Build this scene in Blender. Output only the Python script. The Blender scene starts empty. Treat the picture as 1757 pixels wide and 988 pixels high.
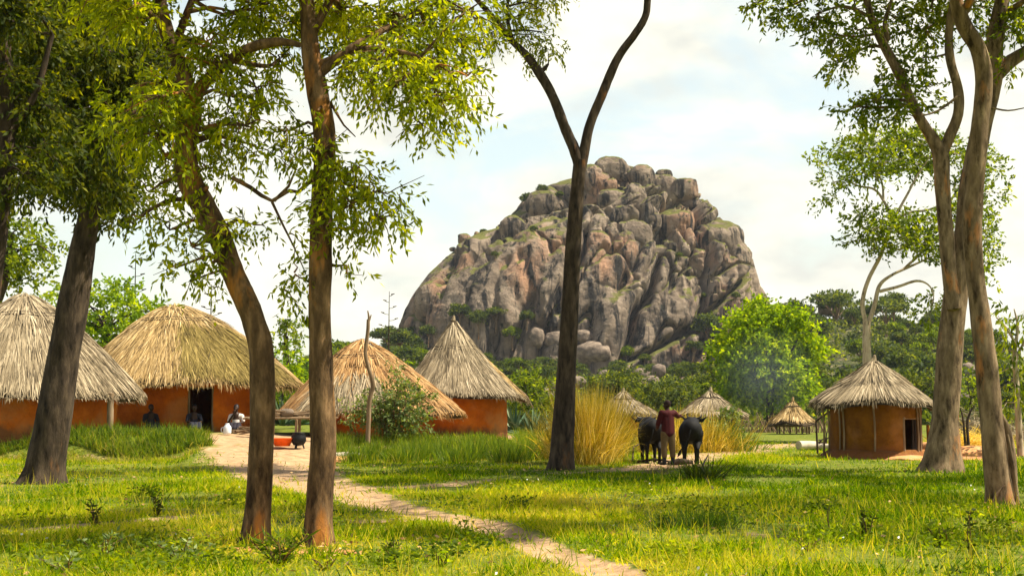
import bpy, math, random
import numpy as np
from mathutils import Vector
R_ = math.radians
rng = np.random.default_rng(7); random.seed(7)
scene = bpy.context.scene
# ------------------------------------------------------------------ camera
FPX = 2440.0; HZ = 695.0; CZ = 1.6
PITCH = math.atan((HZ-494)/FPX)
cam = bpy.data.cameras.new("camera"); cam.lens = FPX/1757*36; cam.sensor_width = 36
cam.clip_start = 0.1; cam.clip_end = 8000
co = bpy.data.objects.new("camera", cam); scene.collection.objects.link(co)
co.location = (0, 0, CZ); co.rotation_euler = (math.pi/2+PITCH, 0, 0)
scene.camera = co
# ------------------------------------------------------------------ light
SUN_EL, SUN_AZ = R_(58), R_(93)          # azimuth clockwise from +Y (view direction)
sd = Vector((math.sin(SUN_AZ)*math.cos(SUN_EL), math.cos(SUN_AZ)*math.cos(SUN_EL), math.sin(SUN_EL)))
sl = bpy.data.lights.new("sun", 'SUN'); sl.energy = 5.0; sl.angle = R_(0.5); sl.color = (1, 0.91, 0.73)
so = bpy.data.objects.new("sun", sl); scene.collection.objects.link(so)
so.rotation_euler = (-sd).to_track_quat('-Z', 'Y').to_euler(); so.location = (60, 40, 90)
scene.view_settings.view_transform = 'Standard'; scene.view_settings.look = 'None'
scene.view_settings.gamma = 1; scene.view_settings.exposure = 0.95
w = bpy.data.worlds.new("World"); scene.world = w; w.use_nodes = True
nt = w.node_tree; nt.nodes.clear()
def N(t, typ, **kw):
    n = t.nodes.new(typ)
    for k, v in kw.items():
        if k.startswith('i_'):
            key = k[2:]; key = int(key) if key.isdigit() else key.replace('_', ' ')
            n.inputs[key].default_value = v
        else: setattr(n, k, v)
    return n
wo = N(nt, 'ShaderNodeOutputWorld'); bg = N(nt, 'ShaderNodeBackground'); bg.inputs[1].default_value = 0.076
sky = N(nt, 'ShaderNodeTexSky', sky_type='NISHITA', sun_disc=False, sun_elevation=SUN_EL, sun_rotation=SUN_AZ)
sky.dust_density = 1.5
tcw = N(nt, 'ShaderNodeTexCoord'); mp = N(nt, 'ShaderNodeMapping'); mp.inputs['Scale'].default_value = (1, 1, 2.1)
mp.inputs['Location'].default_value = (0.3, 0.1, 0.07)
n1 = N(nt, 'ShaderNodeTexNoise', i_Scale=5.5, i_Detail=9.0, i_Roughness=0.55, i_Distortion=0.35)
r1 = N(nt, 'ShaderNodeValToRGB'); r1.color_ramp.elements[0].position = 0.36; r1.color_ramp.elements[1].position = 0.52
n2 = N(nt, 'ShaderNodeTexNoise', i_Scale=11.0, i_Detail=6.0, i_Roughness=0.5)
cr = N(nt, 'ShaderNodeValToRGB'); cr.color_ramp.elements[0].color = (6.1, 6.1, 5.5, 1); cr.color_ramp.elements[1].color = (8.2, 8.0, 6.8, 1)
cr.color_ramp.elements[0].position = 0.38; cr.color_ramp.elements[1].position = 0.56
mx = N(nt, 'ShaderNodeMix', data_type='RGBA')
mul = N(nt, 'ShaderNodeMix', data_type='RGBA', blend_type='ADD'); mul.inputs[0].default_value = 1; mul.inputs[7].default_value = (3.1, 3.1, 1.9, 1)
L = nt.links.new
L(tcw.outputs['Generated'], mp.inputs[0]); L(mp.outputs[0], n1.inputs[0]); L(mp.outputs[0], n2.inputs[0])
L(n1.outputs[0], r1.inputs[0]); L(n2.outputs[0], cr.inputs[0])
L(sky.outputs[0], mul.inputs[6]); L(r1.outputs[0], mx.inputs[0]); L(mul.outputs[2], mx.inputs[6]); L(cr.outputs[0], mx.inputs[7])
sep = N(nt, 'ShaderNodeSeparateXYZ'); L(tcw.outputs['Generated'], sep.inputs[0])
zr = N(nt, 'ShaderNodeMapRange', interpolation_type='SMOOTHSTEP', i_1=.31, i_2=.55); L(sep.outputs[2], zr.inputs[0])
clr = N(nt, 'ShaderNodeMix', data_type='RGBA'); zm = N(nt, 'ShaderNodeMath', operation='MULTIPLY'); zm.inputs[1].default_value = .95; L(zr.outputs[0], zm.inputs[0]); L(zm.outputs[0], clr.inputs[0]); L(mx.outputs[2], clr.inputs[6]); L(sky.outputs[0], clr.inputs[7])
L(clr.outputs[2], bg.inputs[0]); L(bg.outputs[0], wo.inputs[0])

# ------------------------------------------------------------------ helpers
def P(px, py, Y):
    a = (px-878.5)/FPX; b = (494-py)/FPX
    c, s = math.cos(PITCH), math.sin(PITCH)
    d = (a, c-b*s, s+b*c); t = Y/d[1]
    return np.array((a*t, Y, CZ+d[2]*t))
def X(px, Y): return (px-878.5)/FPX*Y*1.0034
def sstep(a, b, x):
    t = np.clip((x-a)/(b-a), 0, 1); return t*t*(3-2*t)
def hsh(i, j, k, s=0):
    n = (i.astype(np.int64)*73856093) ^ (j.astype(np.int64)*19349663) ^ (k.astype(np.int64)*83492791) ^ (s*2654435761 & 0x7fffffff)
    n = (n ^ (n >> 13))*1274126177 & 0x7fffffff
    n = (n ^ (n >> 15))*668265263 & 0x7fffffff
    return ((n ^ (n >> 11)) & 0xffffff)/16777215.0
def vn(p, s=0):
    p = np.asarray(p, float); f = np.floor(p); i = f.astype(np.int64); u = p-f; u = u*u*(3-2*u); r = 0
    for a in (0, 1):
        for b in (0, 1):
            for c in (0, 1):
                wgt = (u[..., 0] if a else 1-u[..., 0])*(u[..., 1] if b else 1-u[..., 1])*(u[..., 2] if c else 1-u[..., 2])
                r = r+wgt*hsh(i[..., 0]+a, i[..., 1]+b, i[..., 2]+c, s)
    return r*2-1
def fbm(p, o=4, s=0):
    r = 0; a = 1; t = 0
    for k in range(o):
        r = r+a*vn(np.asarray(p)*2**k+k*17.3, s+k); t += a; a *= .5
    return r/t
def n2d(x, y, sc, o=3, s=0): return fbm(np.stack([x*sc, y*sc, np.zeros_like(x)+s*3.7+.5], -1), o, s)
def voro(p, s=0):
    f = np.floor(p).astype(np.int64); d1 = np.full(len(p), 9.); d2 = d1.copy(); idv = np.zeros(len(p))
    for a in (-1, 0, 1):
        for b in (-1, 0, 1):
            for c in (-1, 0, 1):
                g = f+np.array([a, b, c])
                q = np.stack([g[:, k]+hsh(g[:, 0], g[:, 1], g[:, 2], s+k+1) for k in range(3)], -1)
                d = np.linalg.norm(q-p, axis=1); hid = hsh(g[:, 0], g[:, 1], g[:, 2], s+9)
                m = d < d1; d2 = np.where(m, d1, np.minimum(d2, d)); idv = np.where(m, hid, idv); d1 = np.where(m, d, d1)
    return d1, d2, idv
col = scene.collection
def link(name, me, mat=None, parent=None):
    o = bpy.data.objects.new(name, me); col.objects.link(o)
    if mat is not None and me is not None: me.materials.append(mat)
    if parent is not None:
        o.parent = parent
    return o
def mesh(name, V, F, mat, parent=None, tint=None, smooth=False, attrs=None):
    V = np.asarray(V, float)
    q_ = parent
    while q_ is not None: V = V-np.array(q_.location); q_ = q_.parent
    me = bpy.data.meshes.new(name)
    if isinstance(F, np.ndarray):
        n, k = F.shape
        me.vertices.add(len(V)); me.vertices.foreach_set('co', V.astype(np.float32).ravel())
        me.loops.add(n*k); me.loops.foreach_set('vertex_index', F.astype(np.int32).ravel())
        me.polygons.add(n); me.polygons.foreach_set('loop_start', np.arange(0, n*k, k, dtype=np.int32))
        me.update(calc_edges=True)
    else: me.from_pydata(V.tolist(), [], [list(map(int, f)) for f in F]); me.update()
    if smooth: me.polygons.foreach_set('use_smooth', np.ones(len(me.polygons), bool))
    if tint is not None:
        a = me.attributes.new('tint', 'FLOAT', 'POINT'); a.data.foreach_set('value', np.asarray(tint, np.float32))
    for k, v in (attrs or {}).items():
        a = me.attributes.new(k, 'FLOAT', 'POINT'); a.data.foreach_set('value', np.asarray(v, np.float32))
    return link(name, me, mat, parent)
def empty(name, loc, label, cat, group=None):
    o = bpy.data.objects.new(name, None); col.objects.link(o); o.location = [float(v) for v in loc]; o.empty_display_size = .3
    o['label'] = label; o['category'] = cat
    if group: o['group'] = group
    return o
def tag(o, label, cat, group=None):
    o['label'] = label; o['category'] = cat
    if group: o['group'] = group
    return o
class MB:                                  # collects quads and triangles
    def __init__(s): s.V = []; s.F = []; s.n = 0; s.T = []
    def add(s, V, F, tint=.5):
        V = np.asarray(V, float); s.V.append(V)
        F = np.asarray(F, dtype=np.int64)
        if F.shape[1] == 3: F = np.concatenate([F, np.full((len(F), 1), -1-s.n)], 1)
        s.F.append(F+s.n); s.n += len(V); s.T.append(np.zeros(len(V))+tint)
    def build(s, name, mat, parent=None, smooth=True, **kw):
        F = np.concatenate(s.F)
        if (F < 0).any(): F = [[v for v in f if v >= 0] for f in F.tolist()]
        return mesh(name, np.concatenate(s.V), F, mat, parent, tint=np.concatenate(s.T), smooth=smooth, **kw)
def smooth_path(pts, rad, step):
    pts = np.asarray(pts, float); rad = np.asarray(rad, float)
    if len(rad) != len(pts): rad = np.interp(np.linspace(0, 1, len(pts)), np.linspace(0, 1, len(rad)), rad)
    if len(pts) == 2: 
        n = max(2, int(np.linalg.norm(pts[1]-pts[0])/step)+1); t = np.linspace(0, 1, n)[:, None]
        return pts[0]*(1-t)+pts[1]*t, rad[0]*(1-t[:, 0])+rad[1]*t[:, 0]
    q = np.vstack([2*pts[0]-pts[1], pts, 2*pts[-1]-pts[-2]]); out = []; ro = []
    for i in range(len(pts)-1):
        n = max(1, int(np.linalg.norm(pts[i+1]-pts[i])/step))
        for k in range(n):
            t = k/n; a, b, c, d = q[i], q[i+1], q[i+2], q[i+3]
            out.append(.5*((2*b)+(-a+c)*t+(2*a-5*b+4*c-d)*t*t+(-a+3*b-3*c+d)*t**3)); ro.append(rad[i]*(1-t)+rad[i+1]*t)
    out.append(pts[-1]); ro.append(rad[-1])
    return np.array(out), np.array(ro)
def tube(mb, pts, rad, ns=8, step=.15, lump=0, lsc=3.0, seed=0, tint=.5, cap=True, flare=0, flz=.5):
    p, r = smooth_path(pts, rad, step); n = len(p)
    t = np.gradient(p, axis=0); t /= np.linalg.norm(t, axis=1)[:, None]+1e-9
    up = np.array([0, 1., 0]) if abs(t[0][1]) < .9 else np.array([1., 0, 0])
    V = np.zeros((n, ns, 3)); ang = np.linspace(0, 2*math.pi, ns, endpoint=False)
    for i in range(n):
        up = up-t[i]*up.dot(t[i]); up /= np.linalg.norm(up); bn = np.cross(t[i], up)
        rr = np.full(ns, r[i])
        if flare:
            k = max(0, 1-(p[i][2]-p[0][2])/flz)**2
            rr = rr*(1+flare*k*(.55+.6*np.cos(ang*5+seed+np.sin(ang*2+seed))))
        V[i] = p[i]+rr[:, None]*(np.cos(ang)[:, None]*up+np.sin(ang)[:, None]*bn)
    if lump:
        flat = V.reshape(-1, 3); c = np.repeat(p, ns, 0); d = flat-c; rl = np.repeat(r, ns)
        q = flat*lsc; q = q*np.array([1, 1, .45])
        k = fbm(q+seed*5.1, 4, seed); k2 = vn(flat*np.array([9, 9, 1.6])*(lsc/3)+seed, seed+3)
        k3 = .12-np.abs(vn(flat*np.array([11, 11, 1.3])*(lsc/3)+seed*2.2, seed+5)); V = (c+d*(1+lump*k+lump*.35*k2+lump*.6*k3)[:, None]).reshape(n, ns, 3)
    idx = np.arange(n*ns).reshape(n, ns); a = idx[:-1]; b = idx[1:]
    F = np.stack([a, np.roll(a, -1, 1), np.roll(b, -1, 1), b], -1).reshape(-1, 4)
    mb.add(V.reshape(-1, 3), F, tint)
    if cap:
        for e, s in ((0, -1), (n-1, 1)):
            ring = V[e]; c = p[e]+t[e]*s*r[e]*.3
            i = np.arange(ns); F = np.stack([i, np.roll(i, -1), np.full(ns, ns)], -1)
            mb.add(np.vstack([ring, c]), F if s > 0 else F[:, ::-1], tint)
    return p, r
def box(mb, c, s, rot=0, tint=.5, bev=0):
    s = np.asarray(s, float)/2; v = np.array([(x, y, z) for x in (-1, 1) for y in (-1, 1) for z in (-1, 1)], float)*s
    ca, sa = math.cos(rot), math.sin(rot)
    v = np.stack([v[:, 0]*ca-v[:, 1]*sa, v[:, 0]*sa+v[:, 1]*ca, v[:, 2]], -1)+np.asarray(c)
    mb.add(v, [(0, 1, 3, 2), (4, 6, 7, 5), (0, 4, 5, 1), (2, 3, 7, 6), (0, 2, 6, 4), (1, 5, 7, 3)], tint)
def unit(v): return v/(np.linalg.norm(v, axis=-1, keepdims=True)+1e-9)
def arcs(mb, base, d, length, width, droop, segs=3, tint=None, taper=True, side=None):
    """bent blades: base (n,3), direction (n,3), droop = how far the tip falls relative to its length"""
    n = len(base); d = unit(d); L_ = np.asarray(length)+np.zeros(n); W_ = np.asarray(width)+np.zeros(n); dr = np.asarray(droop)+np.zeros(n)
    if side is None:
        a = rng.normal(size=(n, 3)); side = unit(np.cross(d, a))
    rows = []
    for k in range(segs+1):
        t = k/segs; c = base+d*(L_*t)[:, None]; c = c.copy(); c[:, 2] -= dr*L_*t*t
        wk = (W_*(1-t)**.7*(.75+.5*min(1, t*4)) if taper else W_*(math.sin(math.pi*min(.97, .12+.85*t))))[:, None]/2
        if k == segs: wk = wk*0+W_[:, None]*.04
        rows += [c-side*wk, c+side*wk]
    V = np.stack(rows, 1).reshape(-1, 3); m = 2*(segs+1)
    f = np.array([[2*k, 2*k+1, 2*k+3, 2*k+2] for k in range(segs)])
    F = (np.arange(n)[:, None, None]*m+f).reshape(-1, 4)
    ti = np.repeat(np.zeros(n)+.5 if tint is None else tint, m)
    mb.add(V, F, ti)
def leaves(mb, base, d, length, width, tint, fold=.25):
    """folded leaf: 4 points, two triangles as one bent quad"""
    n = len(base); d = unit(d); a = unit(np.cross(d, rng.normal(size=(n, 3)))); nn = np.cross(d, a)
    L_ = (np.asarray(length)+np.zeros(n))[:, None]; W_ = (np.asarray(width)+np.zeros(n))[:, None]/2
    m = base+d*L_*.45
    V = np.stack([base, m+a*W_+nn*W_*fold, base+d*L_, m-a*W_+nn*W_*fold], 1).reshape(-1, 3)
    i = np.arange(n)[:, None]*4
    F = np.concatenate([i+np.array([0, 1, 2]), i+np.array([0, 2, 3])], 0)
    return V, F, np.repeat(tint, 4)
def leafmesh(name, mat, parent, parts):
    V = []; F = []; T = []; n = 0
    for v, f, t in parts: V.append(v); F.append(f+n); T.append(t); n += len(v)
    return mesh(name, np.concatenate(V), np.concatenate(F), mat, parent, tint=np.concatenate(T))

# ------------------------------------------------------------------ materials
def mat(name, cols, attr=None, noise=None, rough=.9, bump=None, spec=.2, transl=None, obj=True, stretch=None, disp=None, extra=None, ramp=None):
    m = bpy.data.materials.new(name); m.use_nodes = True; t = m.node_tree; b = t.nodes['Principled BSDF']; l = t.links.new
    b.inputs['Roughness'].default_value = rough; b.inputs['Specular IOR Level'].default_value = spec
    tc = N(t, 'ShaderNodeTexCoord'); vec = tc.outputs['Object']
    if stretch:
        mpp = N(t, 'ShaderNodeMapping'); mpp.inputs['Scale'].default_value = stretch; l(vec, mpp.inputs[0]); vec = mpp.outputs[0]
    fac = None
    if attr:
        at = N(t, 'ShaderNodeAttribute', attribute_name=attr); fac = at.outputs['Fac']
    if noise:
        no = N(t, 'ShaderNodeTexNoise', i_Scale=noise, i_Detail=6.0, i_Roughness=.65); l(vec, no.inputs[0])
        if fac is None: fac = no.outputs[0]
        else:
            mm = N(t, 'ShaderNodeMath', operation='MULTIPLY_ADD'); sb = N(t, 'ShaderNodeMath', operation='SUBTRACT'); sb.inputs[1].default_value = .5
            l(no.outputs[0], sb.inputs[0]); l(sb.outputs[0], mm.inputs[0]); mm.inputs[1].default_value = .7; l(fac, mm.inputs[2]); fac = mm.outputs[0]
    r = N(t, 'ShaderNodeValToRGB'); el = r.color_ramp.elements
    pos = ramp or ([i/(len(cols)-1) for i in range(len(cols))] if attr else [.32+.36*i/max(1, len(cols)-1) for i in range(len(cols))])
    while len(el) < len(cols): el.new(.5)
    for e, c, p in zip(el, cols, pos): e.position = p; e.color = (*c, 1)
    if fac is not None: l(fac, r.inputs[0])
    out = r.outputs[0]
    if extra: out = extra(t, l, out, tc)
    l(out, b.inputs['Base Color'])
    if bump:
        nb = N(t, 'ShaderNodeTexNoise', i_Scale=bump[0], i_Detail=7.0, i_Roughness=.75); l(vec, nb.inputs[0])
        bp = N(t, 'ShaderNodeBump', i_Strength=bump[1], i_Distance=bump[2]); l(nb.outputs[0], bp.inputs['Height']); l(bp.outputs[0], b.inputs['Normal'])
    if transl:
        tr = N(t, 'ShaderNodeBsdfTranslucent'); ms = N(t, 'ShaderNodeMixShader'); ms.inputs[0].default_value = transl[1]
        mc = N(t, 'ShaderNodeMix', data_type='RGBA', blend_type='MULTIPLY'); mc.inputs[0].default_value = 1; mc.inputs[7].default_value = (*transl[0], 1)
        l(out, mc.inputs[6]); l(mc.outputs[2], tr.inputs[0]); l(b.outputs[0], ms.inputs[1]); l(tr.outputs[0], ms.inputs[2])
        l(ms.outputs[0], t.nodes['Material Output'].inputs[0])
    return m
def leafm(name, a, b, c, tr=(2.6, 2.3, .4), f=.48): return mat(name, [a, b, c], attr='tint', rough=.6, spec=.12, transl=(tr, f))
M = {}
M['leaf_bright'] = leafm('leaf_bright', (.040, .064, .002), (.18, .23, .003), (.44, .45, .005))
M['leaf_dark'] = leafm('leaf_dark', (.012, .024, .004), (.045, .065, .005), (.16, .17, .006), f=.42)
M['leaf_mid'] = leafm('leaf_mid', (.028, .055, .004), (.10, .15, .005), (.26, .30, .007))
M['leaf_lime'] = leafm('leaf_lime', (.045, .090, .003), (.15, .24, .005), (.31, .38, .007))
M['leaf_hill'] = leafm('leaf_hill', (.018, .034, .012), (.062, .092, .018), (.21, .24, .025), f=.36)
M['leaf_olive'] = leafm('leaf_olive', (.05, .08, .03), (.11, .16, .05), (.30, .36, .16), f=.3)
M['grass'] = mat('grass_blades', [(.030, .080, .001), (.125, .22, .002), (.33, .37, .003), (.50, .42, .07)], attr='tint', rough=.8, spec=.02, transl=((2.3, 2.0, .4), .42))
M['tallgrass'] = mat('tall_grass', [(.03, .070, .005), (.085, .15, .007), (.20, .25, .012), (.36, .28, .07)], attr='tint', rough=.6, transl=((2.2, 2.0, .7), .4))
M['gold'] = mat('golden_grass', [(.10, .11, .006), (.32, .25, .010), (.62, .45, .04), (.80, .66, .24)], attr='tint', rough=.6, transl=((1.6, 1.35, .7), .4))
M['sisal'] = mat('sisal', [(.035, .08, .035), (.085, .15, .07), (.22, .28, .15)], attr='tint', rough=.5)
M['straw'] = mat('straw', [(.060, .045, .028), (.21, .16, .092), (.38, .30, .185), (.58, .47, .31)], attr='tint', noise=1.3, rough=.85)
M['straw_gold'] = mat('straw_gold', [(.08, .05, .022), (.28, .18, .065), (.48, .33, .14), (.68, .51, .27)], attr='tint', noise=1.0, rough=.85)
M['straw_orange'] = mat('straw_orange', [(.09, .045, .018), (.33, .17, .06), (.50, .30, .12), (.66, .45, .22)], attr='tint', noise=1.0, rough=.85)
M['straw_olive'] = mat('straw_olive', [(.07, .05, .015), (.20, .145, .035), (.38, .28, .09)], attr='tint', noise=1.0, rough=.85)
M['underthatch'] = mat('under_thatch', [(.05, .035, .02), (.13, .09, .045)], noise=6, bump=(20, .6, .03))
def clay_extra(t, l, c, tc):
    sp = N(t, 'ShaderNodeSeparateXYZ'); l(tc.outputs['Object'], sp.inputs[0])
    n = N(t, 'ShaderNodeTexNoise', i_Scale=2.6, i_Detail=7.0, i_Roughness=.7); mpp = N(t, 'ShaderNodeMapping'); mpp.inputs['Scale'].default_value = (1, 1, .5); l(tc.outputs['Object'], mpp.inputs[0]); l(mpp.outputs[0], n.inputs[0])
    ma = N(t, 'ShaderNodeMath', operation='MULTIPLY_ADD'); l(n.outputs[0], ma.inputs[0]); ma.inputs[1].default_value = -1.1; l(sp.outputs[2], ma.inputs[2])
    mr = N(t, 'ShaderNodeMapRange', i_1=-.42, i_2=-.12, i_3=1.0, i_4=0.0); l(ma.outputs[0], mr.inputs[0])
    m1 = N(t, 'ShaderNodeMix', data_type='RGBA'); l(mr.outputs[0], m1.inputs[0]); l(c, m1.inputs[6]); m1.inputs[7].default_value = (.20, .075, .022, 1)
    v = N(t, 'ShaderNodeTexVoronoi', feature='DISTANCE_TO_EDGE', i_Scale=3.2); nd = N(t, 'ShaderNodeMix', data_type='RGBA'); nd.inputs[0].default_value = .25; l(tc.outputs['Object'], nd.inputs[6]); l(n.outputs['Color'], nd.inputs[7]); l(nd.outputs[2], v.inputs['Vector'])
    r = N(t, 'ShaderNodeValToRGB'); r.color_ramp.elements[0].position = .004; r.color_ramp.elements[1].position = .02; r.color_ramp.elements[0].color = (.35, .3, .28, 1); l(v.outputs[0], r.inputs[0])
    m2 = N(t, 'ShaderNodeMix', data_type='RGBA', blend_type='MULTIPLY'); m2.inputs[0].default_value = .35; l(m1.outputs[2], m2.inputs[6]); l(r.outputs[0], m2.inputs[7])
    n3 = N(t, 'ShaderNodeTexNoise', i_Scale=.9, i_Detail=5.0); l(tc.outputs['Object'], n3.inputs[0]); r3 = N(t, 'ShaderNodeValToRGB'); r3.color_ramp.elements[0].position = .55; r3.color_ramp.elements[1].position = .68; l(n3.outputs[0], r3.inputs[0])
    m3 = N(t, 'ShaderNodeMix', data_type='RGBA'); mm_ = N(t, 'ShaderNodeMath', operation='MULTIPLY'); mm_.inputs[1].default_value = .45; l(r3.outputs[0], mm_.inputs[0]); l(mm_.outputs[0], m3.inputs[0]); l(m2.outputs[2], m3.inputs[6]); m3.inputs[7].default_value = (.42, .20, .07, 1)
    return m3.outputs[2]
M['clay'] = mat('orange_clay', [(.38, .078, .003), (.52, .118, .004), (.62, .16, .007)], noise=1.6, bump=(6, .8, .04), extra=clay_extra)
M['clay_dark'] = mat('brown_clay', [(.11, .040, .002), (.18, .068, .002), (.24, .095, .004)], noise=2.2, bump=(6, .9, .05), extra=clay_extra)
M['earth_red'] = mat('red_earth', [(.38, .15, .05), (.55, .27, .10), (.64, .36, .17)], noise=2.5, bump=(9, .6, .03))
M['wood'] = mat('weathered_pole', [(.10, .065, .035), (.22, .15, .085), (.33, .24, .15)], noise=5, stretch=(1, 1, .2), bump=(15, .5, .01))
M['wood_dark'] = mat('dark_wood', [(.03, .022, .016), (.08, .055, .035)], noise=5, bump=(15, .5, .01))
M['wood_pale'] = mat('pale_wood', [(.42, .34, .24), (.62, .54, .42)], noise=5, bump=(12, .5, .01))
def bark(name, lo, mid, hi, orange, amt):
    def ex(t, l, c, tc):
        n = N(t, 'ShaderNodeTexNoise', i_Scale=1.3, i_Detail=5.0, i_Roughness=.6); mpp = N(t, 'ShaderNodeMapping'); mpp.inputs['Scale'].default_value = (1.6, 1.6, .55); l(tc.outputs['Object'], mpp.inputs[0]); l(mpp.outputs[0], n.inputs[0])
        r = N(t, 'ShaderNodeValToRGB'); r.color_ramp.elements[0].position = .62-amt; r.color_ramp.elements[1].position = .72-amt; l(n.outputs[0], r.inputs[0])
        mx_ = N(t, 'ShaderNodeMix', data_type='RGBA'); mx_.inputs[7].default_value = (*orange, 1); l(r.outputs[0], mx_.inputs[0]); l(c, mx_.inputs[6])
        n2_ = N(t, 'ShaderNodeTexNoise', i_Scale=4.0, i_Detail=6.0, i_Roughness=.7); l(mpp.outputs[0], n2_.inputs[0])
        r2 = N(t, 'ShaderNodeValToRGB'); r2.color_ramp.elements[0].position = .36; r2.color_ramp.elements[1].position = .46; r2.color_ramp.elements[0].color = (.35, .33, .3, 1); l(n2_.outputs[0], r2.inputs[0])
        m2 = N(t, 'ShaderNodeMix', data_type='RGBA', blend_type='MULTIPLY'); m2.inputs[0].default_value = 1; l(mx_.outputs[2], m2.inputs[6]); l(r2.outputs[0], m2.inputs[7])
        return m2.outputs[2]
    return mat(name, [lo, mid, hi], noise=7, stretch=(1, 1, .3), bump=(11, .9, .035), extra=ex)
M['bark'] = bark('bark_brown', (.040, .023, .011), (.12, .070, .031), (.30, .18, .085), (.46, .18, .032), .07)
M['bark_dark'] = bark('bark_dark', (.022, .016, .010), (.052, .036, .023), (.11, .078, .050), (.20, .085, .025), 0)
M['bark_grey'] = bark('bark_grey', (.070, .046, .025), (.19, .13, .072), (.35, .25, .145), (.46, .19, .055), .04)
M['bark_pale'] = bark('bark_pale', (.30, .23, .15), (.45, .36, .25), (.55, .46, .33), (.45, .30, .16), -.02)
def rock_extra(t, l, c, tc):
    def ns(sc, st, a, b, det=6.0, dis=0):
        mpp = N(t, 'ShaderNodeMapping'); mpp.inputs['Scale'].default_value = st; l(tc.outputs['Object'], mpp.inputs[0])
        n = N(t, 'ShaderNodeTexNoise', i_Scale=sc, i_Detail=det, i_Roughness=.65, i_Distortion=dis); l(mpp.outputs[0], n.inputs[0])
        r = N(t, 'ShaderNodeValToRGB'); r.color_ramp.elements[0].position = a; r.color_ramp.elements[1].position = b; l(n.outputs[0], r.inputs[0]); return r.outputs[0]
    def mixc(f, c1, colr):
        m = N(t, 'ShaderNodeMix', data_type='RGBA'); l(f, m.inputs[0]); l(c1, m.inputs[6]); m.inputs[7].default_value = (*colr, 1); return m.outputs[2]
    c = mixc(ns(.07, (1, 1, .6), .54, .68), c, (.44, .25, .15))
    c = mixc(ns(.34, (1, 1, .14), .50, .60, dis=.5), c, (.034, .030, .026))
    c = mixc(ns(.55, (1, 1, .7), .60, .66, 8.0), c, (.035, .035, .025))
    c = mixc(ns(.9, (1, 1, .8), .64, .70, 8.0), c, (.30, .27, .19))
    g = N(t, 'ShaderNodeNewGeometry'); sp = N(t, 'ShaderNodeSeparateXYZ'); l(g.outputs['Normal'], sp.inputs[0])
    n = N(t, 'ShaderNodeTexNoise', i_Scale=.25, i_Detail=5.0); l(tc.outputs['Object'], n.inputs[0])
    ad = N(t, 'ShaderNodeMath', operation='MULTIPLY_ADD'); l(n.outputs[0], ad.inputs[0]); ad.inputs[1].default_value = .9; l(sp.outputs[2], ad.inputs[2])
    r = N(t, 'ShaderNodeValToRGB'); r.color_ramp.elements[0].position = .98; r.color_ramp.elements[1].position = 1.0
    mr = N(t, 'ShaderNodeMapRange', i_1=1.08, i_2=1.24); l(ad.outputs[0], mr.inputs[0])
    m = N(t, 'ShaderNodeMix', data_type='RGBA'); l(mr.outputs[0], m.inputs[0]); l(c, m.inputs[6]); m.inputs[7].default_value = (.15, .15, .035, 1)
    return m.outputs[2]
M['rock'] = mat('granite', [(.12, .092, .070), (.26, .198, .142), (.44, .34, .25)], noise=.16, rough=.95, bump=(1.3, 1.0, .9), extra=rock_extra)
M['rock_small'] = mat('granite_boulder', [(.10, .078, .060), (.19, .145, .108), (.31, .24, .175)], noise=.9, rough=.95, bump=(3, .6, .2))
M['skin'] = mat('dark_skin', [(.035, .018, .011), (.05, .026, .016)], noise=4, rough=.5)
def flat(name, c, rough=.8, **k): return mat(name, [tuple(v*.82 for v in c), tuple(min(1, v*1.12) for v in c)], noise=8, rough=rough, bump=(25, .25, .004), **k)
M['hide'] = flat('black_hide', (.007, .006, .006), .75)
M['hoof'] = flat('hoof', (.02, .016, .012), .5); M['horn'] = flat('horn', (.05, .04, .03), .4)
M['red'] = flat('red_shirt', (.055, .005, .006)); M['collar'] = flat('collar', (.45, .10, .08))
M['khaki'] = flat('khaki', (.13, .085, .035)); M['boot'] = flat('boots', (.02, .02, .025), .4)
M['white'] = flat('white_cloth', (.62, .55, .50)); M['dark_cloth'] = flat('dark_cloth', (.022, .018, .025))
M['navy'] = flat('navy_cloth', (.02, .022, .035)); M['cap'] = flat('cap', (.03, .015, .012)); M['plastic_white'] = flat('white_plastic', (.70, .74, .78), .35)
M['orange'] = flat('orange_plastic', (.85, .12, .01), .35); M['black'] = flat('blackened_metal', (.012, .012, .014), .5)
M['petal'] = flat('petal', (.8, .8, .72)); M['door_dark'] = flat('door_wood', (.05, .036, .026))  # door sticks are a plain dark brown
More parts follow.
